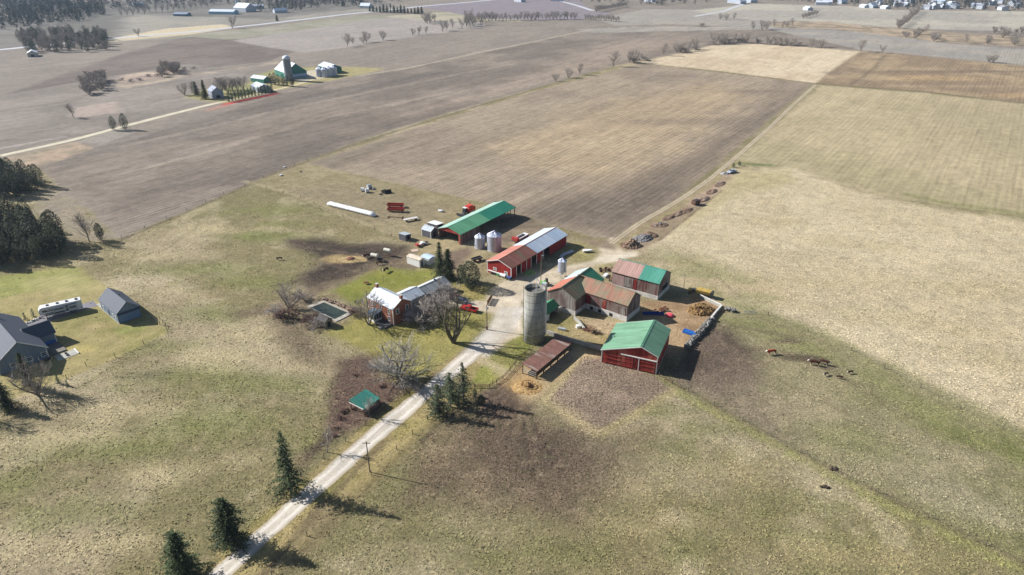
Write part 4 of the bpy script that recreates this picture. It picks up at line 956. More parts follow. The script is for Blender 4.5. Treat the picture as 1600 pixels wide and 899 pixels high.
def bare_tree(seed, H, spread=.75, depth=6, trunk=.25, r0=.035, kids=3, up=.25, gnarl=.18, twr=.035, side=.5, stems=1):
    """returns (trunk and limbs, fine branches)"""
    rnd = random.Random(seed); tr = M(); tw = M()
    def seg(p, d, L, r, dep):
        n = 3 if dep >= 3 else 2; q = p.copy(); dd = d.copy()
        for i in range(n):
            dd = (dd + Vector((rnd.gauss(0, 1), rnd.gauss(0, 1), rnd.gauss(0, .7) + up * .5)) * gnarl).normalized()
            e = q + dd * (L / n); ra = r * (1 - .3 * i / n); rb = r * (1 - .3 * (i + 1) / n)
            (tr if r > .085 else tw).tube(q, e, max(ra, twr * .7), max(rb, twr * .6), 5 if r > .085 else 3, False)
            if dep <= 4 and dep > 0 and rnd.random() < side:
                ax = Vector((rnd.gauss(0, 1), rnd.gauss(0, 1), rnd.gauss(0, .5))).normalized()
                nd = (dd + ax * .9).normalized(); seg(e, nd, L * .5, rb * .5, dep - 2 if dep > 2 else 0)
            q = e
        if dep <= 0: return
        for k in range(kids if dep > 1 else 2):
            a = rnd.uniform(0, 6.283) if k else rnd.uniform(0, 6.283)
            o = dd.orthogonal().normalized(); o = Matrix.Rotation(a, 3, dd) @ o
            nd = (dd + o * spread * rnd.uniform(.55, 1.15) + Vector((0, 0, up * .35))).normalized()
            seg(q, nd, L * rnd.uniform(.55, .98), r * rnd.uniform(.5, .68), dep - 1)
    for s in range(stems):
        d = Vector((rnd.gauss(0, .06), rnd.gauss(0, .06), 1)) if stems == 1 else Vector((rnd.gauss(0, .5), rnd.gauss(0, .5), 1))
        seg(Vector((rnd.uniform(-.3, .3) * (stems > 1), rnd.uniform(-.3, .3) * (stems > 1), -.1)), d.normalized(), H * trunk, H * r0 * (1 if stems == 1 else .5), depth)
    zs = max(v[2] for v in tw.v) if tw.v else H
    k = H / zs
    for mm in (tr, tw): mm.v = [(x * k, y * k, z * k) for x, y, z in mm.v]
    return tr, tw
def leader_tree(seed, H, Rm, nb=34, low=.14, asc=.9, lead=1, tw=.035, sub=7, r0=.017, top=.55, wob=.12):
    """bare tree with one or more leaders and rising side branches; returns (trunk and limbs, twigs)"""
    rnd = random.Random(seed); tr = M(); t2 = M()
    def run(p, d, L, r, n, bend, keep=False, fine=False):
        pts = [p.copy()]; dd = d.copy()
        for i in range(n):
            dd = (dd + Vector((rnd.gauss(0, 1), rnd.gauss(0, 1), rnd.gauss(0, .6))) * wob + Vector((0, 0, bend))).normalized(); q = pts[-1] + dd * (L / n)
            ra, rb = r * (1 - .75 * i / n), r * (1 - .75 * (i + 1) / n)
            (tr if (ra > .07 or keep) and not fine else t2).tube(pts[-1], q, max(ra, tw), max(rb, tw * .8), 5 if ra > .07 else 3, False); pts.append(q)
        return pts, dd
    tr.tube((0, 0, -.2), (0, 0, H * .035), H * r0 * 1.7, H * r0 * 1.3, 7)
    for s in range(lead):
        a0 = 6.283 * s / lead + rnd.uniform(-.4, .4); tilt = 0 if lead == 1 else rnd.uniform(.3, .65)
        main, _ = run(Vector((0, 0, -.1)), Vector((math.cos(a0) * tilt, math.sin(a0) * tilt, 1)).normalized(), H * .93, H * r0 * 1.5, 9, .10 if lead > 1 else .02, True)
        for k in range(nb // lead):
            f = low + (1 - low) * (k + rnd.random()) / (nb // lead); i = min(8, int(f * 9)); p = main[i].lerp(main[i + 1], f * 9 - i)
            a = rnd.uniform(0, 6.283); g = (f - low) / (1 - low); env = math.sin(math.pi * min(1, (g * .8 + .2)) ** top) ** .7
            L = Rm * max(.25, env) * rnd.uniform(.6, 1.2) * 1.15; u = asc * rnd.uniform(.6, 1.4)
            br, bd = run(p, Vector((math.cos(a), math.sin(a), u)).normalized(), L, H * r0 * .55 * (1 - .6 * f), 5, .06)
            for j in range(sub):
                ff = rnd.uniform(.2, 1); ii = min(4, int(ff * 5)); q = br[ii].lerp(br[ii + 1], ff * 5 - ii); aa = rnd.uniform(0, 6.283)
                d2 = (bd + Vector((math.cos(aa), math.sin(aa), rnd.uniform(-.1, .9))) * .9).normalized()
                tt, td = run(q, d2, L * rnd.uniform(.25, .5), tw * 1.3, 2, .05, False, True)
                for _ in range(3):
                    aa = rnd.uniform(0, 6.283); d3 = (td + Vector((math.cos(aa), math.sin(aa), rnd.uniform(0, .7))) * .8).normalized()
                    t2.tube(tt[rnd.randint(0, 2)], tt[rnd.randint(1, 2)] + d3 * L * rnd.uniform(.12, .3), tw * .9, tw * .5, 3, False)
    return tr, t2
PROTO = {}
def proto(kind):
    """mesh data of a kind of tree, made once"""
    if kind in PROTO: return PROTO[kind]
    K = dict(
        spruce_a=lambda: (spruce(1, 13, 4.9, 1.5, shape=.55), m_bark, ml_spruce), spruce_b=lambda: (spruce(5, 13, 5.1, 1.5, shape=.45), m_bark, ml_spruce),
        spruce_c=lambda: (spruce(9, 13, 3.6, 1.4, shape=.65), m_bark, ml_spruce), spruce_leaning=lambda: (spruce(12, 17, 6.0, 1.35, bare=.22, shape=.85), m_bark, ml_spruce),
        thin_a=lambda: (spruce(22, 12, 3.8, 1.1, bare=.34, shape=.7, skirt=.12, leaf=.4), m_bark, ml_sparse), thin_b=lambda: (spruce(27, 12, 3.8, 1.2, bare=.25, shape=.6, skirt=.1, leaf=.42), m_bark, ml_sparse),
        small=lambda: (spruce(31, 5, 1.3, .8, leaf=.4), m_bark, ml_spruce), golden=lambda: (spruce(35, 13, 4.0, 1.3, shape=.7, leaf=.6), m_bark, ml_yellow),
        cedar_a=lambda: (cedar(2, 12, 3.2, 1700), m_bark, ml_cedar), cedar_b=lambda: (cedar(4, 12, 2.7, 1500), m_bark, ml_cedar), cedar_c=lambda: (cedar(6, 12, 3.8, 1900), m_bark, ml_cedar),
        cedar_round=lambda: (cedar(8, 10, 4.2, 2600, .02, .45, .5), m_bark, ml_cedar), slim=lambda: (cedar(10, 8, 1.3, 500, .03, .5, .7), m_bark, ml_spruce),
        elm_a=lambda: (leader_tree(3, 15, 6.2, 40, .14, .75), m_bark, m_twig), elm_b=lambda: (leader_tree(14, 15, 5.0, 40, .18, .9, 2), m_bark, m_twig), elm_c=lambda: (leader_tree(25, 15, 6.6, 46, .12, .65, 3), m_bark, m_twig),
        open_a=lambda: (leader_tree(41, 17, 7.5, 26, .15, .9, 5, .034, 4, .026), noisy('olive_bark', C(112, 106, 88), C(90, 84, 70), 1, .95), noisy('olive_twigs', C(118, 112, 96), C(100, 92, 80), 1, .95)),
        gnarl=lambda: (leader_tree(52, 13, 8.5, 56, .06, .35, 5, .036, 8, .034, .5, .2), noisy('silver_bark', C(168, 162, 150), C(128, 120, 110), 1, .95), m_twigs_silver),
        young=lambda: (leader_tree(61, 7, 1.9, 22, .2, 1.2, 1, .025, 5, .014), m_bark, m_twigs_silver),
        bush=lambda: (bare_tree(71, 3.5, .9, 4, .3, .03, 3, .2, .25, .035, .7, 7), m_bark, m_twig), bush_red=lambda: (bare_tree(75, 3, .9, 4, .3, .03, 3, .2, .25, .035, .7, 7), m_bark, m_twigr),
        clump=lambda: (leader_tree(81, 12, 4.6, 50, .04, .9, 5, .07, 6, .012), m_bark, m_twig),
    )
    (tr, cr), mb, ml = K[kind]()
    PROTO[kind] = (tr.mesh('trunk', mb), cr.mesh('crown', ml), max(v[2] for v in cr.v)); return PROTO[kind]
def tree(kind, px, py, h, label, group=None, wide=1.0, cat='tree', name=None, rz=None, tilt=0, world=None):
    tm, cm, H0 = proto(kind); p = at(px, py) if world is None else Vector((world[0], world[1], 0))
    nm = name or ('bush' if 'bush' in kind else 'conifer_tree' if kind.split('_')[0] in ('spruce', 'thin', 'small', 'golden', 'cedar', 'slim') else 'bare_tree')
    t = thing(nm, label, cat, (p.x, p.y, 0), random.uniform(0, 6.28) if rz is None else rz, group)
    k = h / H0; t.scale = (k * wide, k * wide, k)
    if tilt: t.rotation_euler = (0, tilt, t.rotation_euler[2])
    if 'bush' in kind:
        link(bpy.data.objects.new('stems', tm), t); link(bpy.data.objects.new('twigs', cm), t)
    else:
        link(bpy.data.objects.new('trunk', tm), t); link(bpy.data.objects.new('crown', cm), t)
    return t
# conifers along the driveway
tree('spruce_a', 288, 900, 11.5, 'dark spruce nearest the camera, left of the driveway at the bottom edge', wide=1.0, rz=1)
tree('spruce_b', 362, 850, 12.0, 'full dark spruce, middle of the three left of the driveway', wide=.95, rz=2)
tree('spruce_leaning', 455, 770, 16.5, 'tallest spruce with a thin bare tip, beside the tree shadow crossing the driveway', wide=.85, rz=3)
tree('thin_b', 685, 650, 9.5, 'thin fir at the right edge of the driveway, lowest of the three', wide=1.25)
tree('thin_a', 704, 636, 10.5, 'scraggly fir with gaps, middle of the three right of the driveway', wide=1.35, rz=2.2)
tree('thin_a', 724, 628, 12, 'thin fir with bare spire tip next to the mown grass wedge', wide=1.1, rz=4)
tree('cedar_c', 752, 632, 3.0, 'low dark juniper by the feed yard gate', wide=1.2, cat='shrub', name='shrub')
tree('cedar_b', 742, 620, 2.5, 'small dark juniper between the thin fir and the feed yard', wide=1.2, cat='shrub', name='shrub')
tree('spruce_c', 688, 434, 13.5, 'slender tall spruce behind the farmhouse wing', wide=.9)
tree('spruce_a', 701, 436, 11.5, 'second spruce behind the farmhouse wing, right beside the tallest one', wide=.95, rz=2)
tree('cedar_round', 735, 450, 10.0, 'big round dark evergreen between the farmhouse and the red machine shed', wide=1.05)
tree('cedar_round', 722, 440, 6.5, 'smaller round evergreen against the two tall spruces', wide=.8)
# bare trees round the house
tree('open_a', 709, 536, 17.5, 'large bare tree with open upright limbs on the lawn beside the driveway', wide=.9, rz=1.0)
tree('gnarl', 622, 592, 14.0, 'old gnarled bare tree with silvery crown above the bramble patch', wide=1.05, rz=.5)
tree('elm_c', 577, 508, 11.5, 'bare tree standing against the left end of the brick farmhouse', wide=1.0)
tree('elm_c', 452, 484, 9.5, 'lone bare tree at the corner behind the pond', wide=1.1)
tree('elm_c', 690, 500, 9, 'bare twiggy tree in front of the kitchen wing', wide=1.1)
for k, (x, y, h, l) in enumerate(((660, 508, 5.5, 'dense leafless lilac bush below the right gable of the farmhouse'), (672, 496, 5.5, 'dense leafless lilac bush between the farmhouse and the large open tree'),
        (652, 500, 5, 'leafless bush pressed against the brick gable wall'), (680, 482, 5.5, 'leafless bush beside the kitchen wing'), (668, 478, 5.0, 'greyish bush at the kitchen wing corner'),
        (700, 470, 5.5, 'tall leafless shrub between kitchen wing and parked red car'))):
    tree('bush', x, y, h, l, wide=1.35, cat='bush')
tree('young', 694, 466, 7.5, 'pale bare tree rising over the grey roof of the rear wing', wide=1.2)
for k, (x, y, h, l) in enumerate(((432, 492, 3.5, 'tangled dark bush left of the lone bare tree'), (450, 497, 3.5, 'dark brushy bush below the lone bare tree'), (476, 470, 3, 'low brush along the upper pond bank'),
        (486, 505, 2.8, 'pale brush at the lower left pond bank'), (495, 512, 3, 'brush beside the stone hut'), (560, 492, 2.6, 'brush between pond and farmhouse tree'))):
    tree('bush_red' if k % 2 else 'bush', x, y, h, l, wide=1.5, cat='bush')
tree('young', 511, 707, 7.0, 'slim pale sapling on the verge below the brambles', wide=.9)
tree('young', 577, 650, 6.5, 'small bare tree at the front corner of the teal-roofed shelter', wide=1.0)
tree('young', 612, 560, 6, 'dead snag-like sapling just above the gnarled silver tree', wide=.6)
for k in range(9):
    a, b = random.choice(((545, 640), (560, 600), (590, 590), (600, 615), (530, 670), (515, 660))); x, y = a + random.uniform(-14, 14), b + random.uniform(-14, 14)
    tree('bush_red', x, y, random.uniform(.5, .9), 'low purple-brown bramble clump in the rough patch around the teal shelter', 'bramble clumps around the teal shelter', wide=1.8, cat='bush')
for k, (x, y) in enumerate(((590, 575), (632, 604), (642, 598), (650, 610))):
    tree('bush', x, y, 2.6, ('brush left of the gnarled tree trunk', 'dark brush under the gnarled tree', 'brush on the driveway side of the gnarled tree', 'scrub at the driveway edge below the gnarled tree')[k], wide=1.4, cat='bush')
# left side
tree('elm_a', 140, 378, 13, 'bare tree at the corner of the cedar wood', wide=.75)
tree('cedar_b', 158, 376, 7.5, 'single small dark cedar beside the bare corner tree', wide=1.2)
tree('elm_c', 60, 618, 11, 'bare tree in front of the bungalow', wide=.95)
tree('spruce_b', 48, 606, 11, 'green spruce half hidden in the bare tree before the bungalow', wide=.6)
tree('spruce_a', 12, 640, 9, 'dark spruce at the left edge below the bungalow', wide=1.0)
tree('elm_a', -14, 655, 10, 'bare tree at the extreme left edge', wide=1.0)
tree('small', 92, 600, 3, 'tiny evergreen at the lawn edge near the bungalow deck', wide=1.2)
tree('small', 106, 604, 2.0, 'very small evergreen sapling by the fence corner post', wide=1.2)
tree('small', 40, 500, 2.6, 'young conifer by the drive, left of two near the trailer', wide=1.2)
tree('small', 53, 495, 2.8, 'young conifer by the drive, right of two near the trailer', wide=1.2)
# cedar wood at the left
def inside(p, poly):
    c = False; n = len(poly)
    for i in range(n):
        (x0, y0), (x1, y1) = poly[i], poly[(i + 1) % n]
        if (y0 <= p[1]) != (y1 <= p[1]) and p[0] < (x1 - x0) * (p[1] - y0) / (y1 - y0) + x0: c = not c
    return c
def scatter(px, n, dmin, seed=1):
    poly = W(px); rnd = random.Random(seed); xs = [p[0] for p in poly]; ys = [p[1] for p in poly]; out = []; tries = 0
    while len(out) < n and tries < 8000:
        tries += 1; p = (rnd.uniform(min(xs), max(xs)), rnd.uniform(min(ys), max(ys)))
        if inside(p, poly) and all((p[0] - q[0]) ** 2 + (p[1] - q[1]) ** 2 > dmin * dmin for q in out): out.append(p)
    return out
for p in scatter([(-70, 400), (-20, 418), (40, 414), (80, 408), (104, 390), (98, 378), (60, 362), (20, 345), (-70, 340)], 78, 3.3, 3):
    tree(random.choice(('cedar_a', 'cedar_b', 'cedar_c')), 0, 0, random.uniform(7, 14.5), 'dark cedar in the nearer clump of the wood at the left edge', 'cedars of the nearer left clump', world=p, wide=random.uniform(.8, 1.1))
for p in scatter([(-80, 308), (20, 313), (62, 300), (66, 290), (40, 280), (0, 268), (-80, 262)], 70, 3.6, 5):
    tree(random.choice(('cedar_a', 'cedar_b', 'cedar_c')), 0, 0, random.uniform(6.5, 13), 'dark cedar in the farther clump of the wood at the left edge', 'cedars of the farther left clump', world=p, wide=random.uniform(.8, 1.1))
tree('cedar_c', 178, 204, 9, 'left of two dark cedars beside the far gravel road', wide=.9); tree('cedar_c', 196, 203, 10.5, 'right of two dark cedars beside the far gravel road', wide=.9)
tree('elm_a', 115, 184, 10, 'lone bare tree left of the two roadside cedars')
# hedgerow behind the main field
rows = [(868, 127, 7), (888, 122, 9), (906, 117, 11), (958, 104, 15.5), (984, 99, 13), (992, 98, 13), (1004, 95, 7), (1037, 87, 14), (1057, 83, 10), (1064, 82, 11), (1076, 80, 11), (1088, 78, 12), (1116, 69, 14), (1124, 68, 12), (1134, 67, 11), (1147, 66, 11),
        (1166, 67, 13), (1182, 68, 8), (1196, 69, 9), (1204, 70, 10), (1212, 70, 10), (1221, 71, 10), (1230, 71, 9), (1240, 71, 9), (1268, 74, 11), (1283, 74, 10), (1345, 81, 14), (1379, 83, 9), (1545, 98, 8), (1552, 98, 9)]
for k, (x, y, h) in enumerate(rows):
    tree(random.choice(('elm_a', 'elm_b', 'elm_c')), x, y, h, 'bare tree in the hedgerow running up behind the main ploughed field', 'bare hedgerow trees behind the main field', wide=random.uniform(.85, 1.2))
for k, (x, y) in enumerate(((990, 98), (1062, 82), (1070, 81), (1086, 78), (1112, 70), (1128, 68), (1140, 67), (1154, 66), (1160, 66), (1186, 68), (1200, 70), (1216, 71), (1236, 72), (1248, 72), (1096, 42), (1008, 95))):
    tree('bush', x, y, 6, 'leafless thicket filling the hedgerow beyond the main field', 'thickets in the far hedgerow', wide=1.6, cat='bush')
r2 = [(543, 73, 15), (552, 70, 9), (568, 68, 9), (572, 66, 13), (598, 63, 12), (645, 55, 9), (654, 54, 10), (666, 53, 10), (691, 49, 14), (698, 48, 14)]
for x, y, h in r2: tree(random.choice(('elm_a', 'elm_b', 'elm_c')), x, y, h, 'bare tree in the broken hedge beyond the far farmstead', 'bare trees in the broken far hedge')
for p in scatter([(706, 46), (756, 43), (752, 32), (712, 34)], 14, 8, 2): tree(random.choice(('elm_a', 'elm_b')), 0, 0, random.uniform(13, 18), 'tall bare tree in the dense grove at the top centre-left', 'bare trees of the far grove', world=p)
for p in scatter([(656, 39), (680, 39), (680, 32), (656, 33)], 6, 8, 2): tree(random.choice(('elm_a', 'elm_b')), 0, 0, random.uniform(11, 15), 'bare tree in the small round copse left of the far grove', 'bare trees of the small far copse', world=p)
for k in range(26):
    x = 758 + k * 5.6; tree(random.choice(('elm_a', 'elm_b', 'elm_c')), x, 33 - k * .12 + random.uniform(-.6, .6), random.uniform(9, 14), 'bare tree in the long far treeline across the top centre', 'bare trees of the long far treeline')
for k in range(14):
    x = 915 + k * 4.0; tree('elm_a' if k % 2 else 'elm_c', x, 30.5 + k * .3, random.uniform(7, 11), 'bare tree in the short treeline right of the country road', 'bare trees right of the country road')
for k in range(12):
    x = 932 + k * 4.2; tree('clump', x, 19 - k * .8, random.uniform(8, 12), 'greyish tree in the thicket near the top centre edge', 'trees of the top centre thicket')
for k, (x, y, h) in enumerate(((1176, 48, 13), (1190, 47, 14), (1198, 46, 13), (1210, 42, 11), (1222, 45, 11), (1230, 43, 10), (1238, 40, 11), (1125, 31, 10), (1135, 31, 10), (1147, 31, 11), (1445, 52, 12), (1510, 68, 12), (1575, 56, 11))):
    tree(random.choice(('elm_a', 'elm_c')), x, y, h, 'bare tree dotted across the pale fields near the top right', 'scattered bare trees near the top right')
for k in range(16):
    t_ = k / 15; tree('clump', 1404 + 30 * t_ + random.uniform(-3, 3), 45 - 26 * t_, random.uniform(9, 13), 'bare tree in the diagonal hedge running up to the village', 'trees of the diagonal hedge near the village')
for p in scatter([(1410, 60), (1440, 62), (1440, 52), (1412, 53)], 6, 10, 4) + scatter([(1450, 66), (1468, 66), (1468, 58), (1450, 58)], 4, 8, 4) + scatter([(1540, 70), (1570, 72), (1600, 74), (1600, 50), (1545, 48)], 14, 14, 4):
    tree('clump', 0, 0, random.uniform(5, 9), 'scrubby thicket in the rough strip below the village', 'thickets in the rough strip', world=p, cat='bush', name='thicket', wide=1.4)
for k in range(5): tree('clump', 1255 + k * 5, 29 - k * 1.4, 8, 'small thicket in the pale field left of the white houses', 'thicket left of the white houses', name='thicket', cat='bush', wide=1.3)
# scrub along the far left stream
for p in scatter([(250, 122), (262, 119), (285, 116), (280, 108), (255, 108)], 8, 6, 9): tree('clump', 0, 0, random.uniform(7, 10), 'leafless thicket in the stream strip left of the far farmstead', 'thicket by the stream strip', world=p, name='thicket', cat='bush', wide=1.3)
for p in scatter([(130, 150), (165, 145), (165, 125), (135, 128)], 12, 7, 9): tree('clump', 0, 0, random.uniform(7, 10), 'dark thicket in the hollow above the two roadside cedars', 'thicket in the left hollow', world=p, name='thicket', cat='bush', wide=1.4)
for k in range(9): tree('bush', 190 + k * 14, 128 - k * 2.4 + random.uniform(-3, 3), 2.5, 'low scrub along the far stream strip', 'low scrub along the stream strip', cat='bush', wide=1.6)
for p in scatter([(40, 82), (60, 84), (100, 84), (165, 80), (180, 66), (160, 56), (60, 56), (30, 62)], 90, 7, 9):
    tree(random.choice(('elm_a', 'cedar_a', 'cedar_c', 'clump')), 0, 0, random.uniform(10, 15), 'tree of the mixed wood behind the white-roofed cottage at the upper left', 'trees of the upper left mixed wood', world=p)
for k in range(16): tree(random.choice(('elm_a', 'elm_b')), 190 + k * 9.0, 25 - k * .9 + random.uniform(-1, 1), random.uniform(9, 15), 'bare tree in the thin line before the far left woods', 'bare trees before the far left woods')
tree('elm_b', 217, 57, 10, 'bare tree beside the highway at the upper left'); tree('elm_b', 363, 44, 16, 'tall bare tree beside the highway near the white farm'); tree('spruce_b', 433, 33, 9, 'lone small evergreen near the highway')
# far farmstead planting
def rw_(kind, lst, label, group, wide=1.0):
    for x, y, h in lst: tree(kind, x, y, h, label, group, wide)
for k in range(14):
    t_ = k / 13; tree('slim', 358 + 67 * t_, 159.5 - 14.5 * t_, 7.5, 'slim dark cedar in the row beside the red strip at the far farmstead', 'row of slim cedars at the far farmstead', wide=1.1)
for x, y, h, wd in ((424, 132, 9, 1), (430, 133, 10, .9), (436, 134, 9, .9), (443, 134.5, 9.5, .9), (449, 135, 9, .8), (457, 135.5, 10, 1)):
    tree('cedar_a', x, y, h, 'dark cedar in the tight clump at the foot of the far domed silo', 'cedar clump by the far silo', wide=wd)
tree('golden', 321, 155, 14, 'golden green conifer beside the far farmhouse'); tree('spruce_b', 307, 148, 10, 'dark spruce left of the golden conifer at the far farmhouse')
for x, y, h in ((289, 149, 10), (300, 144, 9), (341, 146, 13), (349, 147, 12), (357, 146, 13), (364, 145, 12), (372, 142, 11), (380, 141, 12), (352, 141, 12)):
    tree(random.choice(('elm_a', 'elm_c')), x, y, h, 'bare tree in the yard of the far farmhouse', 'bare trees round the far farmhouse')
# conifers along the far road
for k in range(16): tree('spruce_b', 578 + k * 5.4, 18.5 + k * .25 + random.uniform(-.5, .5), random.uniform(7, 13), 'dark evergreen in the row across the far road at the top centre-left', 'evergreens along the far road')
for x, y, h in ((535, 10, 8), (564, 11, 14), (610, 12, 7)): tree('spruce_b', x, y, h, 'dark evergreen standing above the far evergreen row', 'evergreens above the far row')

def wood(name, label, cat, px, n, h, cols, seed=0, cone=.3, group=None, kind='stuff', leaves=80):
    """far-off wood seen as one mass: crowns of loose leaf faces, one object"""
    rnd = np.random.RandomState(seed); pts = scatter(px, n, 0.5, seed); V = []; 
    for (x, y) in pts:
        hh = h * rnd.uniform(.7, 1.25); con = rnd.rand() < cone; k = leaves
        f = rnd.rand(k); a = rnd.rand(k) * 6.283; rad = (hh * .22 * (1 - f) + .4) if con else hh * .36 * np.sqrt(np.clip(1 - ((f - .55) / .5) ** 2, 0.02, 1))
        rad = rad * (.4 + .65 * rnd.rand(k)); cx = x + rad * np.cos(a); cy = y + rad * np.sin(a); cz = hh * (.1 + .9 * f)
        s = (1.2 if con else 1.0)
        d = rnd.randn(k, 3, 3) * s * .55; d[:, 0, 2] += s * .6
        V.append(np.stack([cx, cy, cz], 1)[:, None, :] + d)
    V = np.concatenate(V).reshape(-1, 3); m = bpy.data.meshes.new(name); m.vertices.add(len(V)); m.vertices.foreach_set('co', V.ravel())
    nf = len(V) // 3; m.loops.add(nf * 3); m.loops.foreach_set('vertex_index', np.arange(nf * 3, dtype=np.int32)); m.polygons.add(nf)
    m.polygons.foreach_set('loop_start', np.arange(nf, dtype=np.int32) * 3); m.polygons.foreach_set('loop_total', np.full(nf, 3, np.int32)); m.update(calc_edges=True)
    m.materials.append(cols); o = bpy.data.objects.new(name, m); link(o); return tag(o, label, cat, None, kind)
def wood_mat(nm, c1, c2):
    t = NT(nm); n = t.noise(t.mapped(), .06, 4, .7); g = t.n('NewGeometry')
    col = t.mix(t.rng(n, .42, .58, 0, 1), c1, c2); col = t.scale_col(col, t.rng(g.outputs['Random Per Island'], 0, 1, .6, 1.4)); return t.out(col, .9, 0, .1)
wd_dark = wood_mat('dark_wood', (.04, .05, .035, 1), (.08, .075, .06, 1)); wd_bare = wood_mat('bare_wood', (.14, .125, .12, 1), (.09, .09, .07, 1))
wood('woodland', 'dark woods along the upper left corner', 'woods', [(-300, 52), (0, 48), (110, 36), (165, 26), (160, 8), (0, 4), (-300, 0)], 1500, 13, wd_dark, 1, .5)
wood('woodland', 'hazy bare woods along the top edge left of centre', 'woods', [(0, 6), (200, 18), (330, 10), (440, 8), (560, 3), (640, 3), (680, -8), (300, -20), (-200, -20)], 1500, 12, wd_bare, 2, .3)
wood('woodland', 'tree belt behind the white farm at the top left', 'woods', [(400, 20), (460, 20), (500, 12), (600, 8), (590, 2), (440, 4)], 160, 11, wd_bare, 3, .4)
wood('woodland', 'hazy woods at the top edge right of centre', 'woods', [(880, 2), (1000, 12), (1110, 6), (1100, -14), (880, -14)], 260, 12, wd_bare, 4, .3)
wood('woodland', 'trees among the village houses along the top right edge', 'woods', [(1320, 9), (1400, 15), (1500, 17), (1620, 19), (1900, 24), (1900, -8), (1320, -12)], 760, 11, wood_mat('village_trees', (.11, .105, .10, 1), (.05, .06, .045, 1)), 5, .4)
wood('woodland', 'treeline beyond the village left of the white houses', 'woods', [(1180, 2), (1320, 7), (1330, -8), (1180, -10)], 170, 11, wd_bare, 6, .3)
def flatten(root):
    bpy.context.view_layer.update()
    for e in [c for c in root.children if c.type == 'EMPTY']:
        for c in list(e.children):
            mt = e.matrix_local @ c.matrix_local; c.parent = root; c.matrix_parent_inverse = Matrix(); c.matrix_local = mt
        bpy.data.objects.remove(e)
    if '_dims' in root: del root['_dims']
for o in [o for o in list(bpy.data.objects) if o.parent is None and o.type == 'EMPTY' and (any(c.type == 'EMPTY' for c in o.children) or '_dims' in o)]: flatten(o)
for o in bpy.data.objects:
    if '_dims' in o: del o['_dims']

# ---------------------------------------------------------------- other farm buildings
def small_building(name, label, cat, p0, deg, a, b, e, r, wall, roof, group=None, flat=False, door=True, far=False, oh=.15, win=0, trim=None, doormat=None):
    p = at(*p0)
    if flat:
        t = thing(name, label, cat, (p.x, p.y, 0), R(deg), group)
        m = M(); m.box(-a + oh, a - oh, -b + oh, b - oh, 0, e); m.build('wall', wall, t)
        M().prism([(-a, -b, e), (-a, b, r), (-a, b, r + .1), (-a, -b, e + .1)], (2 * a, 0, 0)).build('roof', roof, t)
        if r > e: M().prism([(-a + oh, -b + oh, e), (-a + oh, b - oh, e), (-a + oh, b - oh, r - .02)], (2 * a - 2 * oh, 0, 0)).build('gable_wall', wall, t)
    else:
        t = gable(name, label, cat, p.x, p.y, deg, a, b, e, r, 0, None, {'all': wall}, [(-a, a, roof)], oh=oh, group=group, trim=trim)
    if '_dims' in t: del t['_dims']
    dm = doormat or m_dark
    if door: door_on(t, 'f', a - oh, b - oh, -b * .35, b * .35, .05, min(2.2, e - .2), dm, .05)
    for k in range(win):
        u = -a + oh + (2 * a - 2 * oh) * (k + 1) / (win + 1)
        for s in 'rl': pane_on(t, s, a - oh, b - oh, u, min(1.1, e * .35), 1.1, 1.1, m_white, bars=False)
    return t
m_dgrey = boards('dark_grey_boards', C(112, 112, 116), C(92, 92, 98), None, .4)
m_pale = metal_roof('pale_roof', C(196, 204, 210), C(182, 190, 198), .4)
small_building('garden_shed', 'grey gabled shed with a white corner post, left end of the open green shed', 'shed', (672, 368), 144, 2.6, 2.3, 2.7, 4.0, m_dgrey, m_pale, trim=m_white)
small_building('lean_to', 'low white-roofed shed tucked between the grey gabled shed and the open green shed', 'shed', (681, 358), 144, 2.6, 2.2, 2.5, 2.9, m_dgrey, m_white, flat=True)
small_building('calf_hut', 'small raised grey hut with a pale flat roof standing alone in the yard behind', 'hut', (633, 374), 144, 1.9, 1.7, 2.2, 2.6, m_dgrey, m_pale, flat=True)
small_building('container_shed', 'white box shed with rust-streaked roof beside the weedy garden plot', 'shed', (650, 413), 143, 3.3, 1.5, 2.7, 3.1, m_white, noisy('streaked_white', C(226, 216, 200), C(196, 170, 142), 1.0), doormat=m_dgrey)
small_building('container_shed', 'lower white shed with pale blue roof half behind the tall spruces', 'shed', (669, 410), 143, 2.2, 1.9, 2.2, 2.6, m_white, plain('pale_blue_roof', C(190, 210, 232), .4), door=False)
# stone hut by the pond
small_building('stone_hut', 'tumbledown stone pump hut with a dark roof at the near corner of the pond', 'hut', (508, 508), 145, 2.1, 1.6, 2.0, 3.0, noisy('rubble_wall', C(158, 146, 130), C(112, 102, 92), 2.5, .95, 0, (1, 1, 1), .1), noisy('old_shingle', C(84, 80, 78), C(62, 58, 56), 2))
# pond with concrete surround
c4 = [at(487, 481), at(507, 473.5), at(544, 489.5), at(523, 500)]
ctr = sum(c4, Vector()) / 4
pd = M(); out = [ctr + (p - ctr) * 1.22 + (p - ctr).normalized() * .3 for p in c4]
t = thing('pond_surround', 'pale concrete rim around the rectangular green pond', 'pond edge', (ctr.x, ctr.y, 0))
vs = []
for p in out: vs.append((p.x - ctr.x, p.y - ctr.y, .03))
for p in out: vs.append((p.x - ctr.x, p.y - ctr.y, .22))
for p in c4: vs.append((p.x - ctr.x, p.y - ctr.y, .22))
for p in c4: vs.append((p.x - ctr.x, p.y - ctr.y, .03))
fs = []
for i in range(4):
    j = (i + 1) % 4
    for k in range(3): fs.append((k * 4 + i, k * 4 + j, k * 4 + 4 + j, k * 4 + 4 + i))
pd.add(vs, fs); pd.build('rim', noisy('pond_concrete', C(184, 178, 166), C(150, 142, 130), .8, .9), t)
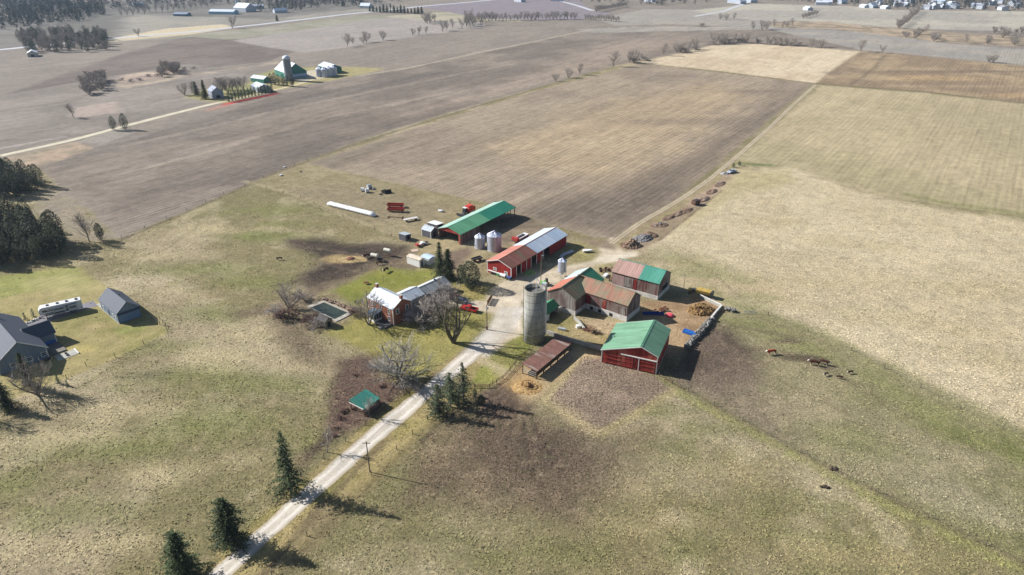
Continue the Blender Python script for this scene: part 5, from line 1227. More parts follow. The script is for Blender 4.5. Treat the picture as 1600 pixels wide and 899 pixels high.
wm = NT('pond_water'); wn_ = wm.noise(wm.mapped(), .5, 4); wmat = wm.out(wm.mix(wm.rng(wn_, .35, .65, 0, 1), (.022, .034, .022, 1), (.038, .046, .030, 1)), .25, 0, .4)
M().add([(p.x, p.y, .06) for p in c4], [(0, 1, 2, 3)]).build('water', wmat)['kind'] = 'structure'

# ---------------------------------------------------------------- vehicles and implements
def paint_m(nm, c, rough=.35, var=.08): return plain(nm, c, rough, 0, var, .5)
RED = paint_m('red_paint', C(196, 44, 38)); RED2 = noisy('faded_red_paint', C(190, 78, 70), C(164, 60, 54), 1.2, .6)
YEL = noisy('yellow_paint', C(214, 184, 96), C(170, 140, 72), 1.5, .5); BLU = paint_m('blue_paint', C(40, 100, 180)); WHT = paint_m('white_gelcoat', C(232, 232, 232))
GRNP = paint_m('green_paint', C(100, 190, 60)); ORG = paint_m('orange_red_paint', C(214, 62, 40)); DGR = plain('dark_steel', C(64, 62, 64), .6); CHR = plain('bright_metal', C(200, 200, 204), .25, .8)
def wheel(t, x, y, r=.38, w=.26, rim=None):
    o = M().tube((x, y - w / 2, r), (x, y + w / 2, r), r, n=14).build('wheel', m_black, t)
    M().tube((x, y - w / 2 - .015, r), (x, y + w / 2 + .015, r), r * .55, n=10).build('rim', rim or CHR, o); return o
def base(name, label, cat, px, py, deg, group=None):
    p = at(px, py); return thing(name, label, cat, (p.x, p.y, 0), R(deg), group)
def pickup(name, label, px, py, deg, paint, bed=True):
    t = base(name, label, 'pickup truck' if bed else 'car', px, py, deg)
    L, Wd = 2.9, 1.0
    # lower body: front at -x
    prof = [(-L, .45), (-L, .95), (-L + .25, 1.08), (-1.35, 1.18), (-1.3, 1.25), (L, 1.25), (L, .5)]
    m = M(); m.prism([(x, -Wd, z) for x, z in prof], (0, 2 * Wd, 0))
    if bed:
        m = M(); pf = [(-L, .45), (-L, .95), (-L + .25, 1.08), (-1.35, 1.18), (.75, 1.25), (.75, .5)]
        m.prism([(x, -Wd, z) for x, z in pf], (0, 2 * Wd, 0))
        m.box(.75, L, -Wd, -Wd + .1, .5, 1.25); m.box(.75, L, Wd - .1, Wd, .5, 1.25); m.box(L - .1, L, -Wd + .1, Wd - .1, .5, 1.2)
    m.build('body', paint, t)
    if bed: M().box(.78, L - .12, -Wd + .12, Wd - .12, .55, .72).build('cargo_bed', DGR, t)
    x0, x1, x2, x3 = (-1.3, -.65, .5, .72) if bed else (-1.2, -.5, 1.7, 2.5)
    m = M(); m.loft([[(x0, -Wd + .06, 1.2), (x3, -Wd + .06, 1.2), (x3, Wd - .06, 1.2), (x0, Wd - .06, 1.2)], [(x1, -Wd + .22, 1.82), (x2, -Wd + .22, 1.82), (x2, Wd - .22, 1.82), (x1, Wd - .22, 1.82)]])
    m.build('cab', paint, t)
    g = M(); g.add([(x0 + .03, -Wd + .12, 1.24), (x0 + .03, Wd - .12, 1.24), (x1 - .06, Wd - .26, 1.76), (x1 - .06, -Wd + .26, 1.76)], [(0, 1, 2, 3)]); g.v = [(x - .03, y, z + .02) for x, y, z in g.v]; g.build('windscreen', m_glass, t)
    for s in (-1, 1):
        g = M(); g.add([(x0 + .25, s * (Wd - .05), 1.26), (x3 - .1, s * (Wd - .05), 1.26), (x2 - .05, s * (Wd - .19), 1.74), (x1 + .08, s * (Wd - .19), 1.74)], [(0, 1, 2, 3)]); g.build('side_window', m_glass, t)
        M().box(-L - .02, -L + .05, s * .75 - .17, s * .75 + .17, .72, .9).build('headlight', WHT, t)
    M().box(-L - .08, -L + .02, -.95, .95, .42, .6).build('bumper', CHR, t)
    for x in (-1.85, 1.75):
        for y in (-.88, .88): wheel(t, x, y)
    return t
pickup('pickup_truck', 'bright red pickup truck parked on the gravel by the farmhouse lawn', 733, 485.5, -25, RED)
pickup('parked_car', 'red car parked behind the bushes next to the farmhouse wing', 706, 466, -30, paint_m('car_red', C(190, 60, 66)), False)
pickup('parked_car', 'grey car facing the bushes, behind the red pickup', 718, 472, -30, paint_m('car_grey', C(120, 120, 128)), False)
# fifth-wheel camper
t = base('camper_trailer', 'long white camper trailer with grey swoosh stripes parked beside the garage', 'camper', 98, 490, 33.3)
m = M(); pf = [(-5.8, 1.5), (-5.8, 2.9), (-5.3, 3.7), (-4.8, 3.85), (5.7, 3.75), (5.8, 3.4), (5.8, .8), (-3.6, .8), (-3.9, 1.5)]
m.prism([(x, -1.25, z) for x, z in pf], (0, 2.5, 0)); m.build('body', WHT, t)
SW = plain('grey_stripe', C(120, 126, 136), .4); SW2 = plain('dark_stripe', C(50, 54, 62), .4)
M().box(-2.0, 1.2, -1.75, -1.2, .95, 3.1).build('slide_out', plain('slide_out_white', C(196, 198, 204), .5), t); M().box(2.0, 4.4, -1.7, -1.2, .95, 3.0).build('slide_out', plain('slide_out_white', C(196, 198, 204), .5), t)
for z, dx, mt in ((1.0, 0, SW2), (1.5, .6, SW), (2.2, 1.4, SW2), (2.75, 2.0, SW)):
    m = M(); m.prism([(-5.6 + dx, -1.27, z), (2.2 + dx * .8, -1.27, z + .1), (3.2 + dx, -1.27, z + .75), (2.2 + dx, -1.27, z + .55), (-5.4 + dx, -1.27, z + .28)], (0, .015, 0)); m.build('stripe', mt, t)
for z, x0, x1, mt in ((1.25, -1.9, .9, SW2), (2.4, -1.8, .8, m_glass)): M().box(x0, x1, -1.775, -1.755, z, z + .45).build('panel', mt, t)
M().box(2.3, 4.1, -1.725, -1.705, 1.9, 2.5).build('window', m_glass, t); M().box(-4.9, -3.7, -1.275, -1.255, 2.3, 2.9).build('window', m_glass, t)
for x in (-3.6, -.9, 1.6, 4.2): M().box(x, x + .75, -.35, .35, 3.8, 4.05).build('roof_vent', m_black, t)
for x in (2.2, 3.1):
    for y in (-1.1, 1.1): wheel(t, x, y, .4)
M().box(-4.3, -4.1, -.9, -.8, 0, 1.5).build('landing_leg', DGR, t); M().box(-4.3, -4.1, .8, .9, 0, 1.5).build('landing_leg', DGR, t)
strip('asphalt_pad', [(22, 515), (40, 506), (66, 492), (100, 484), (146, 470)], [(44, 520), (64, 509), (84, 500), (110, 492), (152, 478)], noisy('pad_asphalt', C(132, 128, 132), C(120, 116, 122), .8, .9), .03, jit=.1)
# patio bits by the bungalow
t = base('patio', 'pale concrete patio square with stools beside the bungalow', 'patio', 104, 555, 47.9)
M().box(-2.6, 2.6, -1.8, 1.8, 0, .1).build('slab', m_conc, t); M().box(2.5, 2.75, -1.8, 1.8, .0, .35).build('kerb', m_white, t)
for y in (-.8, .5): M().box(-.2, .4, y, y + .5, .1, .5).build('stool', DGR, t)
t = base('hot_tub', 'blue covered hot tub with a white lid on the bungalow deck', 'hot tub', 78, 537, 47.9)
M().box(-1.2, 1.2, -1.1, 1.1, .35, 1.15).build('tub', BLU, t); M().box(-1.25, 1.25, -.2, 1.15, 1.15, 1.3).build('lid', WHT, t)
t = base('barbecue', 'black barbecue under the bungalow eave', 'barbecue', 77, 565, 40); M().box(-.7, .7, -.35, .35, .7, 1.0).build('firebox', m_black, t)
M().tube((-.7, 0, 1.05), (.7, 0, 1.05), .33, n=10).build('lid', DGR, t)
for x in (-.6, .6): M().box(x - .05, x + .05, -.3, .3, .35, .7).build('leg', DGR, t)
# combine harvester
t = base('combine_harvester', 'orange-red combine harvester parked behind the open green shed', 'combine', 732, 334, 54)
m = M(); m.prism([(-1.6, -1.3, 1.0), (-1.6, -1.3, 2.6), (-.6, -1.3, 3.3), (2.6, -1.3, 3.2), (3.4, -1.3, 2.4), (3.4, -1.3, 1.2)], (0, 2.6, 0)); m.build('body', ORG, t)
M().box(-2.9, -1.65, -.8, .8, 1.6, 3.3).build('cab', m_glass, t); M().box(-3.0, -1.6, -.9, .9, 3.3, 3.5).build('cab_roof', WHT, t)
M().box(-.9, 1.8, -1.1, 1.1, 3.25, 3.7).build('grain_tank', ORG, t)
m = M(); m.box(-5.0, -4.2, -2.6, 2.6, .3, 1.1); m.prism([(-4.2, -.6, .5), (-1.6, -.6, 1.2), (-1.6, -.6, 1.9), (-4.2, -.6, 1.0)], (0, 1.2, 0)); m.build('header', DGR, t)
m = M(); m.tube((.5, 1.3, 3.2), (3.8, 1.6, 3.6), .18); m.build('auger', ORG, t)
for x, r in ((-1.4, .85), (2.6, .5)):
    for y in (-1.35, 1.35): wheel(t, x, y, r, .5, YEL)
# red hay wagons
def wagon(label, px, py, deg, L, Wd, hgt, mat, cat='wagon', rack=True, tongue=2.4):
    t = base('hay_wagon', label, cat, px, py, deg)
    M().box(-L, L, -Wd, Wd, .85, 1.05).build('bed', mat, t)
    if rack:
        m = M(); m.box(-L, L, -Wd, -Wd + .1, 1.05, 1.05 + hgt); m.box(-L, L, Wd - .1, Wd, 1.05, 1.05 + hgt); m.box(-L, -L + .1, -Wd + .1, Wd - .1, 1.05, 1.05 + hgt); m.box(L - .1, L, -Wd + .1, Wd - .1, 1.05, 1.05 + hgt); m.build('rack', mat, t)
    for x in (-L + .9, L - .9):
        for y in (-Wd + .3, Wd - .3): wheel(t, x, y, .42, .24)
    m = M(); m.tube((L, 0, .6), (L + tongue, 0, .4), .07); m.box(-L + .8, L - .8, -.1, .1, .45, .6); m.build('tongue', DGR, t); return t
wagon('long red hay wagon, upper of the two parked side by side', 618, 324, -6, 3.6, 1.0, .7, RED2)
wagon('long red hay wagon, lower of the two parked side by side', 619, 331, -6, 3.6, 1.0, .8, RED2)
wagon('flat pale-decked trailer parked below the two red wagons', 642, 345, 30, 3.0, .9, 0, plain('pale_deck', C(206, 202, 196), .6), 'trailer', False, 1.5)
t = base('drag_harrow', 'rusty implement drawbar lying beside the flat trailer', 'implement', 620, 341, -10); m = M(); m.box(-4, 3, -.12, .12, .3, .5); m.box(-3.9, -3.6, -1.2, 1.2, .2, .4); m.build('drawbar', m_rust, t); wheel(t, 2.6, -.6, .35); wheel(t, 2.6, .6, .35)
# silage bag
a_, b_ = at(511, 320), at(587, 339); d_ = b_ - a_; t = thing('silage_bag', 'long white plastic silage bag lying in the back pasture', 'silage bag', (a_.x, a_.y, 0), math.atan2(d_.y, d_.x))
m = M(); rings = []; Lb = d_.length; rnd = random.Random(5)
for i in range(41):
    f = i / 40; s = 1.15 * (min(1, f * 14) ** .5 * min(1, (1 - f) * 14 + .05) ** .5 * .95 + .05) * rnd.uniform(.95, 1.04); rings.append([(f * Lb, s * math.cos(q) * 1.15, max(.02, s * .75 + s * .85 * math.sin(q))) for q in [k * math.pi / 6 for k in range(12)]])
m.loft(rings); bag = m.build('bag', plain('white_plastic', C(236, 238, 240), .35, 0, .04), t, True)
M().box(Lb - .9, Lb + .2, -1.0, 1.0, .02, .35).build('weight', DGR, t)
# covered piles / wrapped bales
for k, (x, y, r, mt, l) in enumerate(((567, 299, 1.1, WHT, 'white wrapped bale at the left of the bale cluster'), (574, 301, 1.2, WHT, 'white wrapped bale in the middle of the bale cluster'), (577, 295, 1.3, plain('grey_tarp', C(180, 182, 188), .5), 'grey tarped machine at the back of the bale cluster'),
        (583, 296, 1.2, plain('grey_tarp', C(180, 182, 188), .5), 'grey covered implement right of the tarped machine'), (600, 302, 1.2, noisy('weathered_hay', C(150, 140, 120), C(110, 100, 88), 1), 'weathered hay bale with a black-tarped one beside it'),
        (594, 305, 1.0, DGR, 'small dark machine left of the black tarp'), (440, 275, 1.1, WHT, 'white object alone at the far pasture corner'), (445, 262, .9, WHT, 'small pale heap at the ploughed field edge'), (470, 269, .8, DGR, 'dark lump alone in the back pasture'), (689, 331, 1.3, WHT, 'white tarped heap left of the combine'))):
    t = base('wrapped_bale' if 'bale' in l and 'hay' not in l else 'heap', l, 'bale' if 'bale' in l else 'heap', x, y, 20 * k)
    m = M()
    if 'bale' in l: m.tube((-r * .7, 0, r * .8), (r * .7, 0, r * .8), r * .85, r * .8, 14); m.build('bale', mt, t, False)
    else:
        for q in range(4): m.rock((random.uniform(-r, r) * .6, random.uniform(-r, r) * .4, r * .35), r * .6)
        m.build('heap', mt, t)
t = base('tarped_stack', 'black tarped stack with a peaked top in the back pasture', 'stack', 606, 302, 30); M().prism([(-1.6, -1.3, 0), (-1.6, 1.3, 0), (-1.6, 0, 1.7)], (3.2, 0, 0)).build('tarp', m_black, t)
for x, y, l in ((566, 300.5, 'round white bale, leftmost of the cluster'),): pass
# junk by white sheds
for k, (x, y, d, l) in enumerate(((655, 385, 40, 'red and white snow blower-like implement on the trampled ground'), (663, 382, 30, 'small grey two-wheeled trailer frame beside the red implement'))):
    t = base('implement', l.replace('snow blower-like ', ''), 'implement', x, y, d)
    m = M(); m.box(-1.4, 1.4, -.7, .7, .5, .7); m.box(-1.4, -.4, -.8, .8, .7, 1.2); m.build('frame', RED2 if k == 0 else WHT, t); m = M(); m.box(.3, 1.5, -.5, .5, .7, 1.0); m.build('deck', WHT if k == 0 else DGR, t); wheel(t, 0, -.8, .35); wheel(t, 0, .8, .35)
t = base('pallet', 'pale sheet of plywood lying by the red implement', 'pallet', 648, 392, 20); m = M()
for k in range(6): m.box(-1.2 + k * .42, -.85 + k * .42, -1.0, 1.0, .1, .16)
m.box(-1.2, 1.25, -.9, -.8, 0, .1); m.box(-1.2, 1.25, .8, .9, 0, .1); m.build('boards', plain('pale_timber', C(214, 186, 168), .8), t)
# fuel tanks on stands
for x, y, l in ((586, 408, 'pale horizontal tank on legs, left of the pair by the muddy lot'), (606, 400, 'pale horizontal tank on legs, right of the pair by the muddy lot')):
    t = base('fuel_tank', l, 'tank', x, y, -25); m = M(); m.lathe([(.1, -1.5), (.65, -1.4), (.7, -1.3), (.7, 1.3), (.65, 1.4), (.1, 1.5)], 16); m.v = [(z, x_, y_ + 2.3) for x_, y_, z in m.v]; m.build('tank', plain('tank_cream', C(206, 202, 186), .5), t)
    for sx in (-1, 1):
        for sy in (-.5, .5): M().tube((sx, sy, 0), (sx * .9, sy * .7, 1.8), .05).build('leg', DGR, t)
t = base('feed_cart', 'dark cart standing between the two tanks', 'cart', 594, 408, 20); M().box(-1, 1, -.6, .6, .5, 1.3).build('box', DGR, t); wheel(t, -.5, -.65); wheel(t, -.5, .65)
wagon('dark flat wagon standing on the grass before the machine shed', 745, 408, 35, 2.0, .9, .35, DGR, 'wagon', True, 1)
# vehicles behind machine shed
t = base('stock_trailer', 'red-sided trailer piled with white sheets behind the machine shed', 'trailer', 815, 374, 54.5)
M().box(-5, 3.5, -1.3, 1.3, .7, 1.0).build('bed', DGR, t); M().box(-5, -3.6, -1.35, 1.35, 1.0, 2.3).build('front_box', RED2, t)
m = M(); m.box(-3.2, 3.4, -1.2, 1.2, 1.0, 1.5); m.build('sheets', WHT, t); m = M(); m.box(-3.0, 1.5, -.4, .5, 1.5, 1.8); m.build('frame', DGR, t)
for x in (-2.6, 2.4):
    for y in (-1.2, 1.2): wheel(t, x, y, .45)
t = base('scrap_row', 'row of tanks, mower and blue garden tractor along the near gable of the machine shed', 'farm clutter', 783, 433, -35.5)
M().tube((-.2, 0, .9), (2.0, 0, .9), .6, n=14).build('tank', WHT, t); M().box(2.6, 4.2, -.5, .6, .3, 1.0).build('tractor_hood', plain('dusty_blue', C(70, 96, 150), .5), t); M().box(-1.8, -.8, -.4, .4, .2, .9).build('mower', plain('dusty_green', C(90, 140, 90), .5), t)
for x in (-4.2, -3.2, -2.4, 2.2): M().tube((x, 0, 0), (x + .1, .1, .8), .3, n=10).build('drum', DGR, t)
for x in (2.8, 3.9): wheel(t, x, -.6, .4); wheel(t, x, .6, .4)
t = base('steel_frame', 'bright green steel frame standing in the shadow of the machine shed', 'implement', 829, 430, 54); m = M()
for y in (-1, 1): m.box(-1.4, 1.4, y - .08, y + .08, .7, .9)
for x in (-1.4, 1.3): m.box(x, x + .12, -1, 1, .7, .9)
for x in (-1.3, 1.3):
    for y in (-1, 1): m.box(x - .06, x + .06, y - .06, y + .06, 0, .8)
m.build('frame', GRNP, t)
t = base('green_tractor', 'small green loader tractor half hidden behind the silo rim', 'tractor', 850, 446, 20); M().box(-1.2, .6, -.4, .4, .7, 1.5).build('hood', GRNP, t); M().box(.6, 1.3, -.5, .5, .8, 2.4).build('cab', DGR, t)
for x, r in ((-1.0, .45), (.9, .75)):
    for y in (-.8, .8): wheel(t, x, y, r, .35, YEL)
t = base('sheet_stack', 'bluish stack of metal sheets in the shade of the machine shed', 'stack', 888, 396, 40); m = M()
for k in range(6): m.box(-2.6 + random.uniform(-.4, .4), 2.2, -.7 + random.uniform(-.4, .4), .5, .1 + k * .09, .17 + k * .09)
m.build('sheets', m_steelw, t)
t = base('sheet_stack', 'second heap of pale sheets nearer the yard, shed shade', 'stack', 878, 401, 60); m = M()
for k in range(5): m.box(-1.6 + random.uniform(-.3, .3), 1.4, -.7 + random.uniform(-.3, .3), .5, .1 + k * .1, .17 + k * .1)
m.build('sheets', m_steelw, t)
t = base('boat', 'small white boat on the grass triangle behind the feed bin', 'boat', 918, 394, 10); m = M(); m.loft([[(x, -w_ * .5, .3), (x, -w_, .9), (x, w_, .9), (x, w_ * .5, .3)] for x, w_ in ((-1.8, .75), (-.5, .85), (.8, .7), (1.7, .3), (2.1, .05))]); m.build('hull', WHT, t)
for k, (x, y, l) in enumerate(((943, 424, 'rusty tractor wheel and axle beside the pink-roofed barn'), (952, 422, 'second rusty implement against the pink-roofed barn'), (946, 432, 'white trough between the two barns'), (955, 437, 'dark scrap frame between the two barns'))):
    t = base('implement', l, 'implement', x, y, 30 * k); m = M()
    if 'white' in l: m.box(-1.4, 1.4, -.6, .6, .1, .7); m.build('trough', WHT, t)
    else: m.box(-1.5, 1.5, -.12, .12, .5, .7); m.box(-.1, .1, -1.2, 1.2, .4, .6); m.build('frame', m_rust, t); wheel(t, -1, .8, .55, .25, m_rust); wheel(t, -1, -.8, .55, .25, m_rust)
# yellow machine behind barnyard
t = base('dump_truck', 'old yellow dump truck body with chutes parked behind the barnyard wall', 'truck', 1095, 462, -32)
m = M(); m.loft([[(-1.2, -.8, 1.2), (3.0, -.8, 1.2), (3.0, .8, 1.2), (-1.2, .8, 1.2)], [(-1.5, -1.15, 2.3), (3.2, -1.15, 2.3), (3.2, 1.15, 2.3), (-1.5, 1.15, 2.3)]]); m.build('box', YEL, t)
M().box(3.2, 3.9, -1.1, 1.1, 1.0, 2.3).build('tail', DGR, t); m = M(); m.box(-4.6, 3.2, -.45, .45, .8, 1.1); m.box(-4.4, -3.2, -.9, .9, 1.1, 1.5); m.build('chassis', YEL, t); M().box(-3.0, -1.8, -.9, .9, 1.1, 1.7).build('engine', DGR, t)
for x in (-3.6, 1.4, 2.4):
    for y in (-1, 1): wheel(t, x, y, .5, .3)
# blue trough, red and blue barnyard gear
t = base('water_trough', 'blue rectangular feed trough against the barnyard stone wall', 'trough', 1078, 522, -38); m = M(); m.box(-2.1, 2.1, -.8, -.65, .1, .85); m.box(-2.1, 2.1, .65, .8, .1, .85); m.box(-2.1, -1.95, -.65, .65, .1, .85); m.box(1.95, 2.1, -.65, .65, .1, .85); m.box(-1.95, 1.95, -.65, .65, .3, .75); m.build('tub', BLU, t)
t = base('feed_bunk', 'long blue feed bunk running out from the barn wall toward a pink drum', 'feed bunk', 1021, 492, 0); m = M(); m.box(-3.4, 3.2, -.5, -.4, .2, .8); m.box(-3.4, 3.2, .4, .5, .2, .8); m.box(-3.4, 3.2, -.4, .4, .2, .35); m.build('bunk', plain('deep_blue', C(30, 70, 150), .5), t)
t = base('tub', 'pink-red round tub at the end of the blue feed bunk', 'tub', 1046, 494, 0); M().lathe([(1.2, .0), (1.25, .5), (.95, .75), (.4, .85)], 18).build('tub', plain('pinkish_red', C(226, 90, 100), .6), t)
t = base('scrap_heap', 'heap of rusty machinery parts in the barnyard', 'scrap heap', 1034, 486, 30); m = M()
for k in range(26): m.rock((random.uniform(-2.4, 2.4), random.uniform(-1, 1), random.uniform(.2, .8)), random.uniform(.2, .5))
m.build('scrap', m_rust, t)
t = base('rusty_cultivator', 'rusty pink-brown cultivator at the corner of the walled yard left of the green-roofed barn', 'implement', 921, 517, 60); m = M()
for k in range(5): m.box(-1.8 + k * .8, -1.7 + k * .8, -1.6, 1.6, .8, .95)
for k in range(14): x = -1.8 + random.randint(0, 4) * .8; y = random.uniform(-1.5, 1.5); m.tube((x, y, .9), (x + random.uniform(-.3, .3), y, random.choice((.1, 1.6))), .05, n=4)
m.box(-1.8, 1.6, -.1, .1, .95, 1.1); m.build('frame', noisy('rust_pink', C(156, 104, 92), C(112, 72, 62), 1), t); wheel(t, -.6, -1.7, .5, .25, m_rust); wheel(t, -.6, 1.7, .5, .25, m_rust)
t = base('rubble_heap', 'heap of grey brush and scrap right of the rusty cultivator', 'heap', 932, 522, 0); m = M()
for k in range(30): a = random.uniform(0, 6.28); m.tube((random.uniform(-1.6, 1.6), random.uniform(-1, 1), random.uniform(0, .6)), (random.uniform(-1.6, 1.6), random.uniform(-1, 1), random.uniform(.1, 1)), .05, n=4)
m.build('scrap', m_wood, t)
t = base('water_tank', 'small white cattle waterer in the walled yard', 'waterer', 903, 512, 0); M().lathe([(.7, 0), (.7, .8), (.5, .85)], 14).build('tub', WHT, t)
t = base('trough', 'grey trough on top of the yard wall beside the silo', 'trough', 878, 516, -20); m = M(); m.box(-1.2, 1.2, -.4, .4, .1, .7); m.build('tub', m_steelw, t)
# heaps of earth and manure
def heap(name, label, px, py, rx, ry, h, mat, deg=0, stones=None, n=26, cat='heap'):
    t = base(name, label, cat, px, py, deg); m = M(); rnd = random.Random(int(px * 7 + py)); K = 22; vs = []; fs = []
    for i in range(K + 1):
        for j in range(K + 1):
            u, v = i / K * 2 - 1, j / K * 2 - 1; r = math.hypot(u, v); f = max(0, 1 - r) ** .7
            z = h * f * (1 + .5 * math.sin(3 * u + 2 + px) * math.sin(4 * v + py)) + (rnd.uniform(-.12, .12) * h if f > 0 else 0)
            vs.append((u * rx + rnd.uniform(-.08, .08) * rx, v * ry + rnd.uniform(-.08, .08) * ry, max(z, .0) if f > 0 else -.05))
    for i in range(K):
        for j in range(K): a = i * (K + 1) + j; fs.append((a, a + K + 1, a + K + 2, a + 1))
    m.add(vs, fs); m.build('mound', mat, t)
    if stones:
        s = M()
        for _ in range(n): a = rnd.uniform(0, 6.28); q = rnd.uniform(0, .85); s.rock((rx * q * math.cos(a), ry * q * math.sin(a), h * (1 - q) ** .7 * .9), rnd.uniform(.2, .55), .7, rnd)
        s.build('rubble', stones, t)
    return t
m_manure = noisy('manure', C(160, 128, 84), C(104, 80, 52), .9, .95, 0, (1, 1, 1), .3); m_earth = noisy('dug_earth', C(160, 134, 112), C(116, 96, 80), .6, .95, 0, (1, 1, 1), .25); m_rub = noisy('rubble_grey', C(160, 156, 154), C(112, 108, 106), .8, .95)
heap('manure_pile', 'big brown manure and straw pile in the corner of the barnyard', 1096, 486, 4.6, 3.6, 2.1, m_manure, 0, m_manure, 60)
heap('hay_heap', 'scattered hay around a collapsed round feeder below the rusty-roofed shelter', 824, 606, 4.2, 3.2, .45, noisy('hay', C(196, 164, 112), C(150, 116, 72), 1.2, .95, 0, (1, 1, 1), .2), 0, None)
heap('straw_heap', 'straw-covered mound in the muddy cattle lot behind the farmhouse', 552, 406, 5.5, 3.0, .5, noisy('straw', C(190, 166, 120), C(150, 128, 90), 1, .95), 0, None)
heap('earth_heap', 'tall reddish earth heap where the farm lane meets the yard', 985, 384, 4.2, 3.6, 2.2, m_earth, 0, m_earth, 20)
heap('rubble_heap', 'grey broken-concrete heap next to the reddish earth heap', 1004, 373, 5.0, 3.4, 1.4, m_rub, 40, m_rub, 60)
heap('rubble_heap', 'low reddish rubble heap, right of the grey one', 1015, 368, 3.4, 3.0, 1.2, m_earth, 10, m_earth, 30)
heap('rubble_heap', 'low mixed heap further along the lane strip', 1030, 352, 4, 3.0, .9, m_earth, 10, m_rub, 24)
for k, (x, y) in enumerate(((1045, 340), (1060, 334), (1072, 330), (1100, 312), (1112, 300), (1125, 288))):
    heap('earth_heap', 'small dirt pile in the line of spoil beside the farm lane', x, y, 5.0, 2.0, .7, m_earth, 50, m_rub if k % 2 else m_earth, 9)['group'] = 'small spoil piles beside the farm lane'
heap('rubble_heap', 'white stone heap at the far pasture corner of the lane strip', 1132, 272, 2.2, 1.4, .8, plain('pale_stone', C(200, 200, 204), .8), 0, m_rub, 20)
t = base('spoil_trailer', 'brown box trailer standing alone on the dirt strip beside the lane', 'trailer', 1087, 320, 35); m = M(); m.box(-1.7, 1.7, -1.1, 1.1, .7, 2.2); m.build('box', noisy('brown_box', C(120, 84, 66), C(84, 62, 52), 1), t); M().box(-1.5, 1.5, -.9, .9, 2.2, 2.26).build('load', DGR, t)
for x in (-.8, .8):
    for y in (-1.1, 1.1): wheel(t, x, y, .42)
t = base('pickup_truck', 'silver pickup truck at the far end of the dirt strip beside the lane', 'pickup truck', 1141, 272, 40); bpy.data.objects.remove(t)
pickup('pickup_truck', 'silver pickup truck parked at the far end of the dirt strip beside the lane', 1143, 270, 40, paint_m('silver_paint', C(176, 184, 196)))
for x, y, l in ((1146, 262, 'dark green shrub beside the silver pickup'), (1155, 259, 'dark shrub right of the silver pickup')): tree('cedar_c', x, y, 2.4, l, cat='bush', name='shrub', wide=1.3)
for k, (x, y, l) in enumerate(((1004, 396, ''),)): pass

# ---------------------------------------------------------------- walls, fences, poles
def seg_wall(name, label, pts, h, th, mat, cat='wall', stones=None, cap=None):
    p = [at(*q) for q in pts]; c = p[0]; t = thing(name, label, cat, (c.x, c.y, 0)); m = M(); s = M(); cp = M(); rnd = random.Random(len(pts) * 31 + int(c.x))
    for a, b in zip(p, p[1:]):
        d = (b - a); L = d.length; d.normalize(); n = Vector((-d.y, d.x, 0)) * th / 2; a0, b0 = a - c, b - c + d * .1
        if not stones: m.prism([a0 - n, b0 - n, b0 + n, a0 + n], (0, 0, h))
        else:
            for _ in range(int(L * stones)):
                f = rnd.random(); q = a0.lerp(b0, f) + n * rnd.uniform(-1.1, 1.1); m.rock((q.x, q.y, rnd.uniform(.05, h)), rnd.uniform(.28, .6), .7, rnd)
        if cap: n2 = n * 1.25; cp.prism([a0 - n2 + Vector((0, 0, h)), b0 - n2 + Vector((0, 0, h)), b0 + n2 + Vector((0, 0, h)), a0 + n2 + Vector((0, 0, h))], (0, 0, .12))
    m.build('wall', mat, t)
    if cap: cp.build('coping', cap, t)
    return t
m_fieldstone = noisy('fieldstone', C(150, 148, 142), C(96, 92, 88), 1.2, .95)
seg_wall('concrete_wall', 'white concrete barnyard wall behind the manure pile', [(1093, 465), (1110, 473), (1127, 481)], 1.0, .45, m_conc, cap=m_stone)
seg_wall('concrete_wall', 'short pale barnyard wall turning toward the camera at the manure pile', [(1127, 481), (1119, 490), (1110, 501)], 1.0, .45, m_conc, cap=m_stone)
seg_wall('stone_wall', 'rough fieldstone wall along the right side of the barnyard', [(1111, 500), (1098, 517), (1086, 530), (1072, 546)], 1.2, 1.5, m_fieldstone, stones=16)
seg_wall('stone_wall', 'short stone wall with brush outside the barnyard corner', [(1132, 484), (1150, 488)], .9, 1.2, m_fieldstone, stones=12)
seg_wall('retaining_wall', 'long concrete retaining wall running from the silo to the green-roofed barn', [(855, 522), (880, 531), (905, 538), (943, 549)], 1.3, .35, m_conc)
seg_wall('yard_wall', 'low concrete wall from the grey barn corner to the rusty cultivator', [(897, 499), (906, 507), (913, 517)], 1.1, .35, m_conc)
seg_wall('stone_edging', 'stone edging along the upper bank of the pond', [(505, 468), (530, 476), (555, 488)], .4, 1.0, noisy('reddish_stone', C(162, 134, 116), C(120, 100, 88), 1), stones=6)
seg_wall('stone_edging', 'pale boulders beside the bungalow driveway', [(44, 506), (52, 502), (60, 498)], .4, .6, m_stone, stones=3)
POST = M().tube((0, 0, 0), (0, 0, 1.35), .09, .08, 6).mesh('post', noisy('fence_post', C(112, 100, 88), C(84, 76, 68), 2, .95))
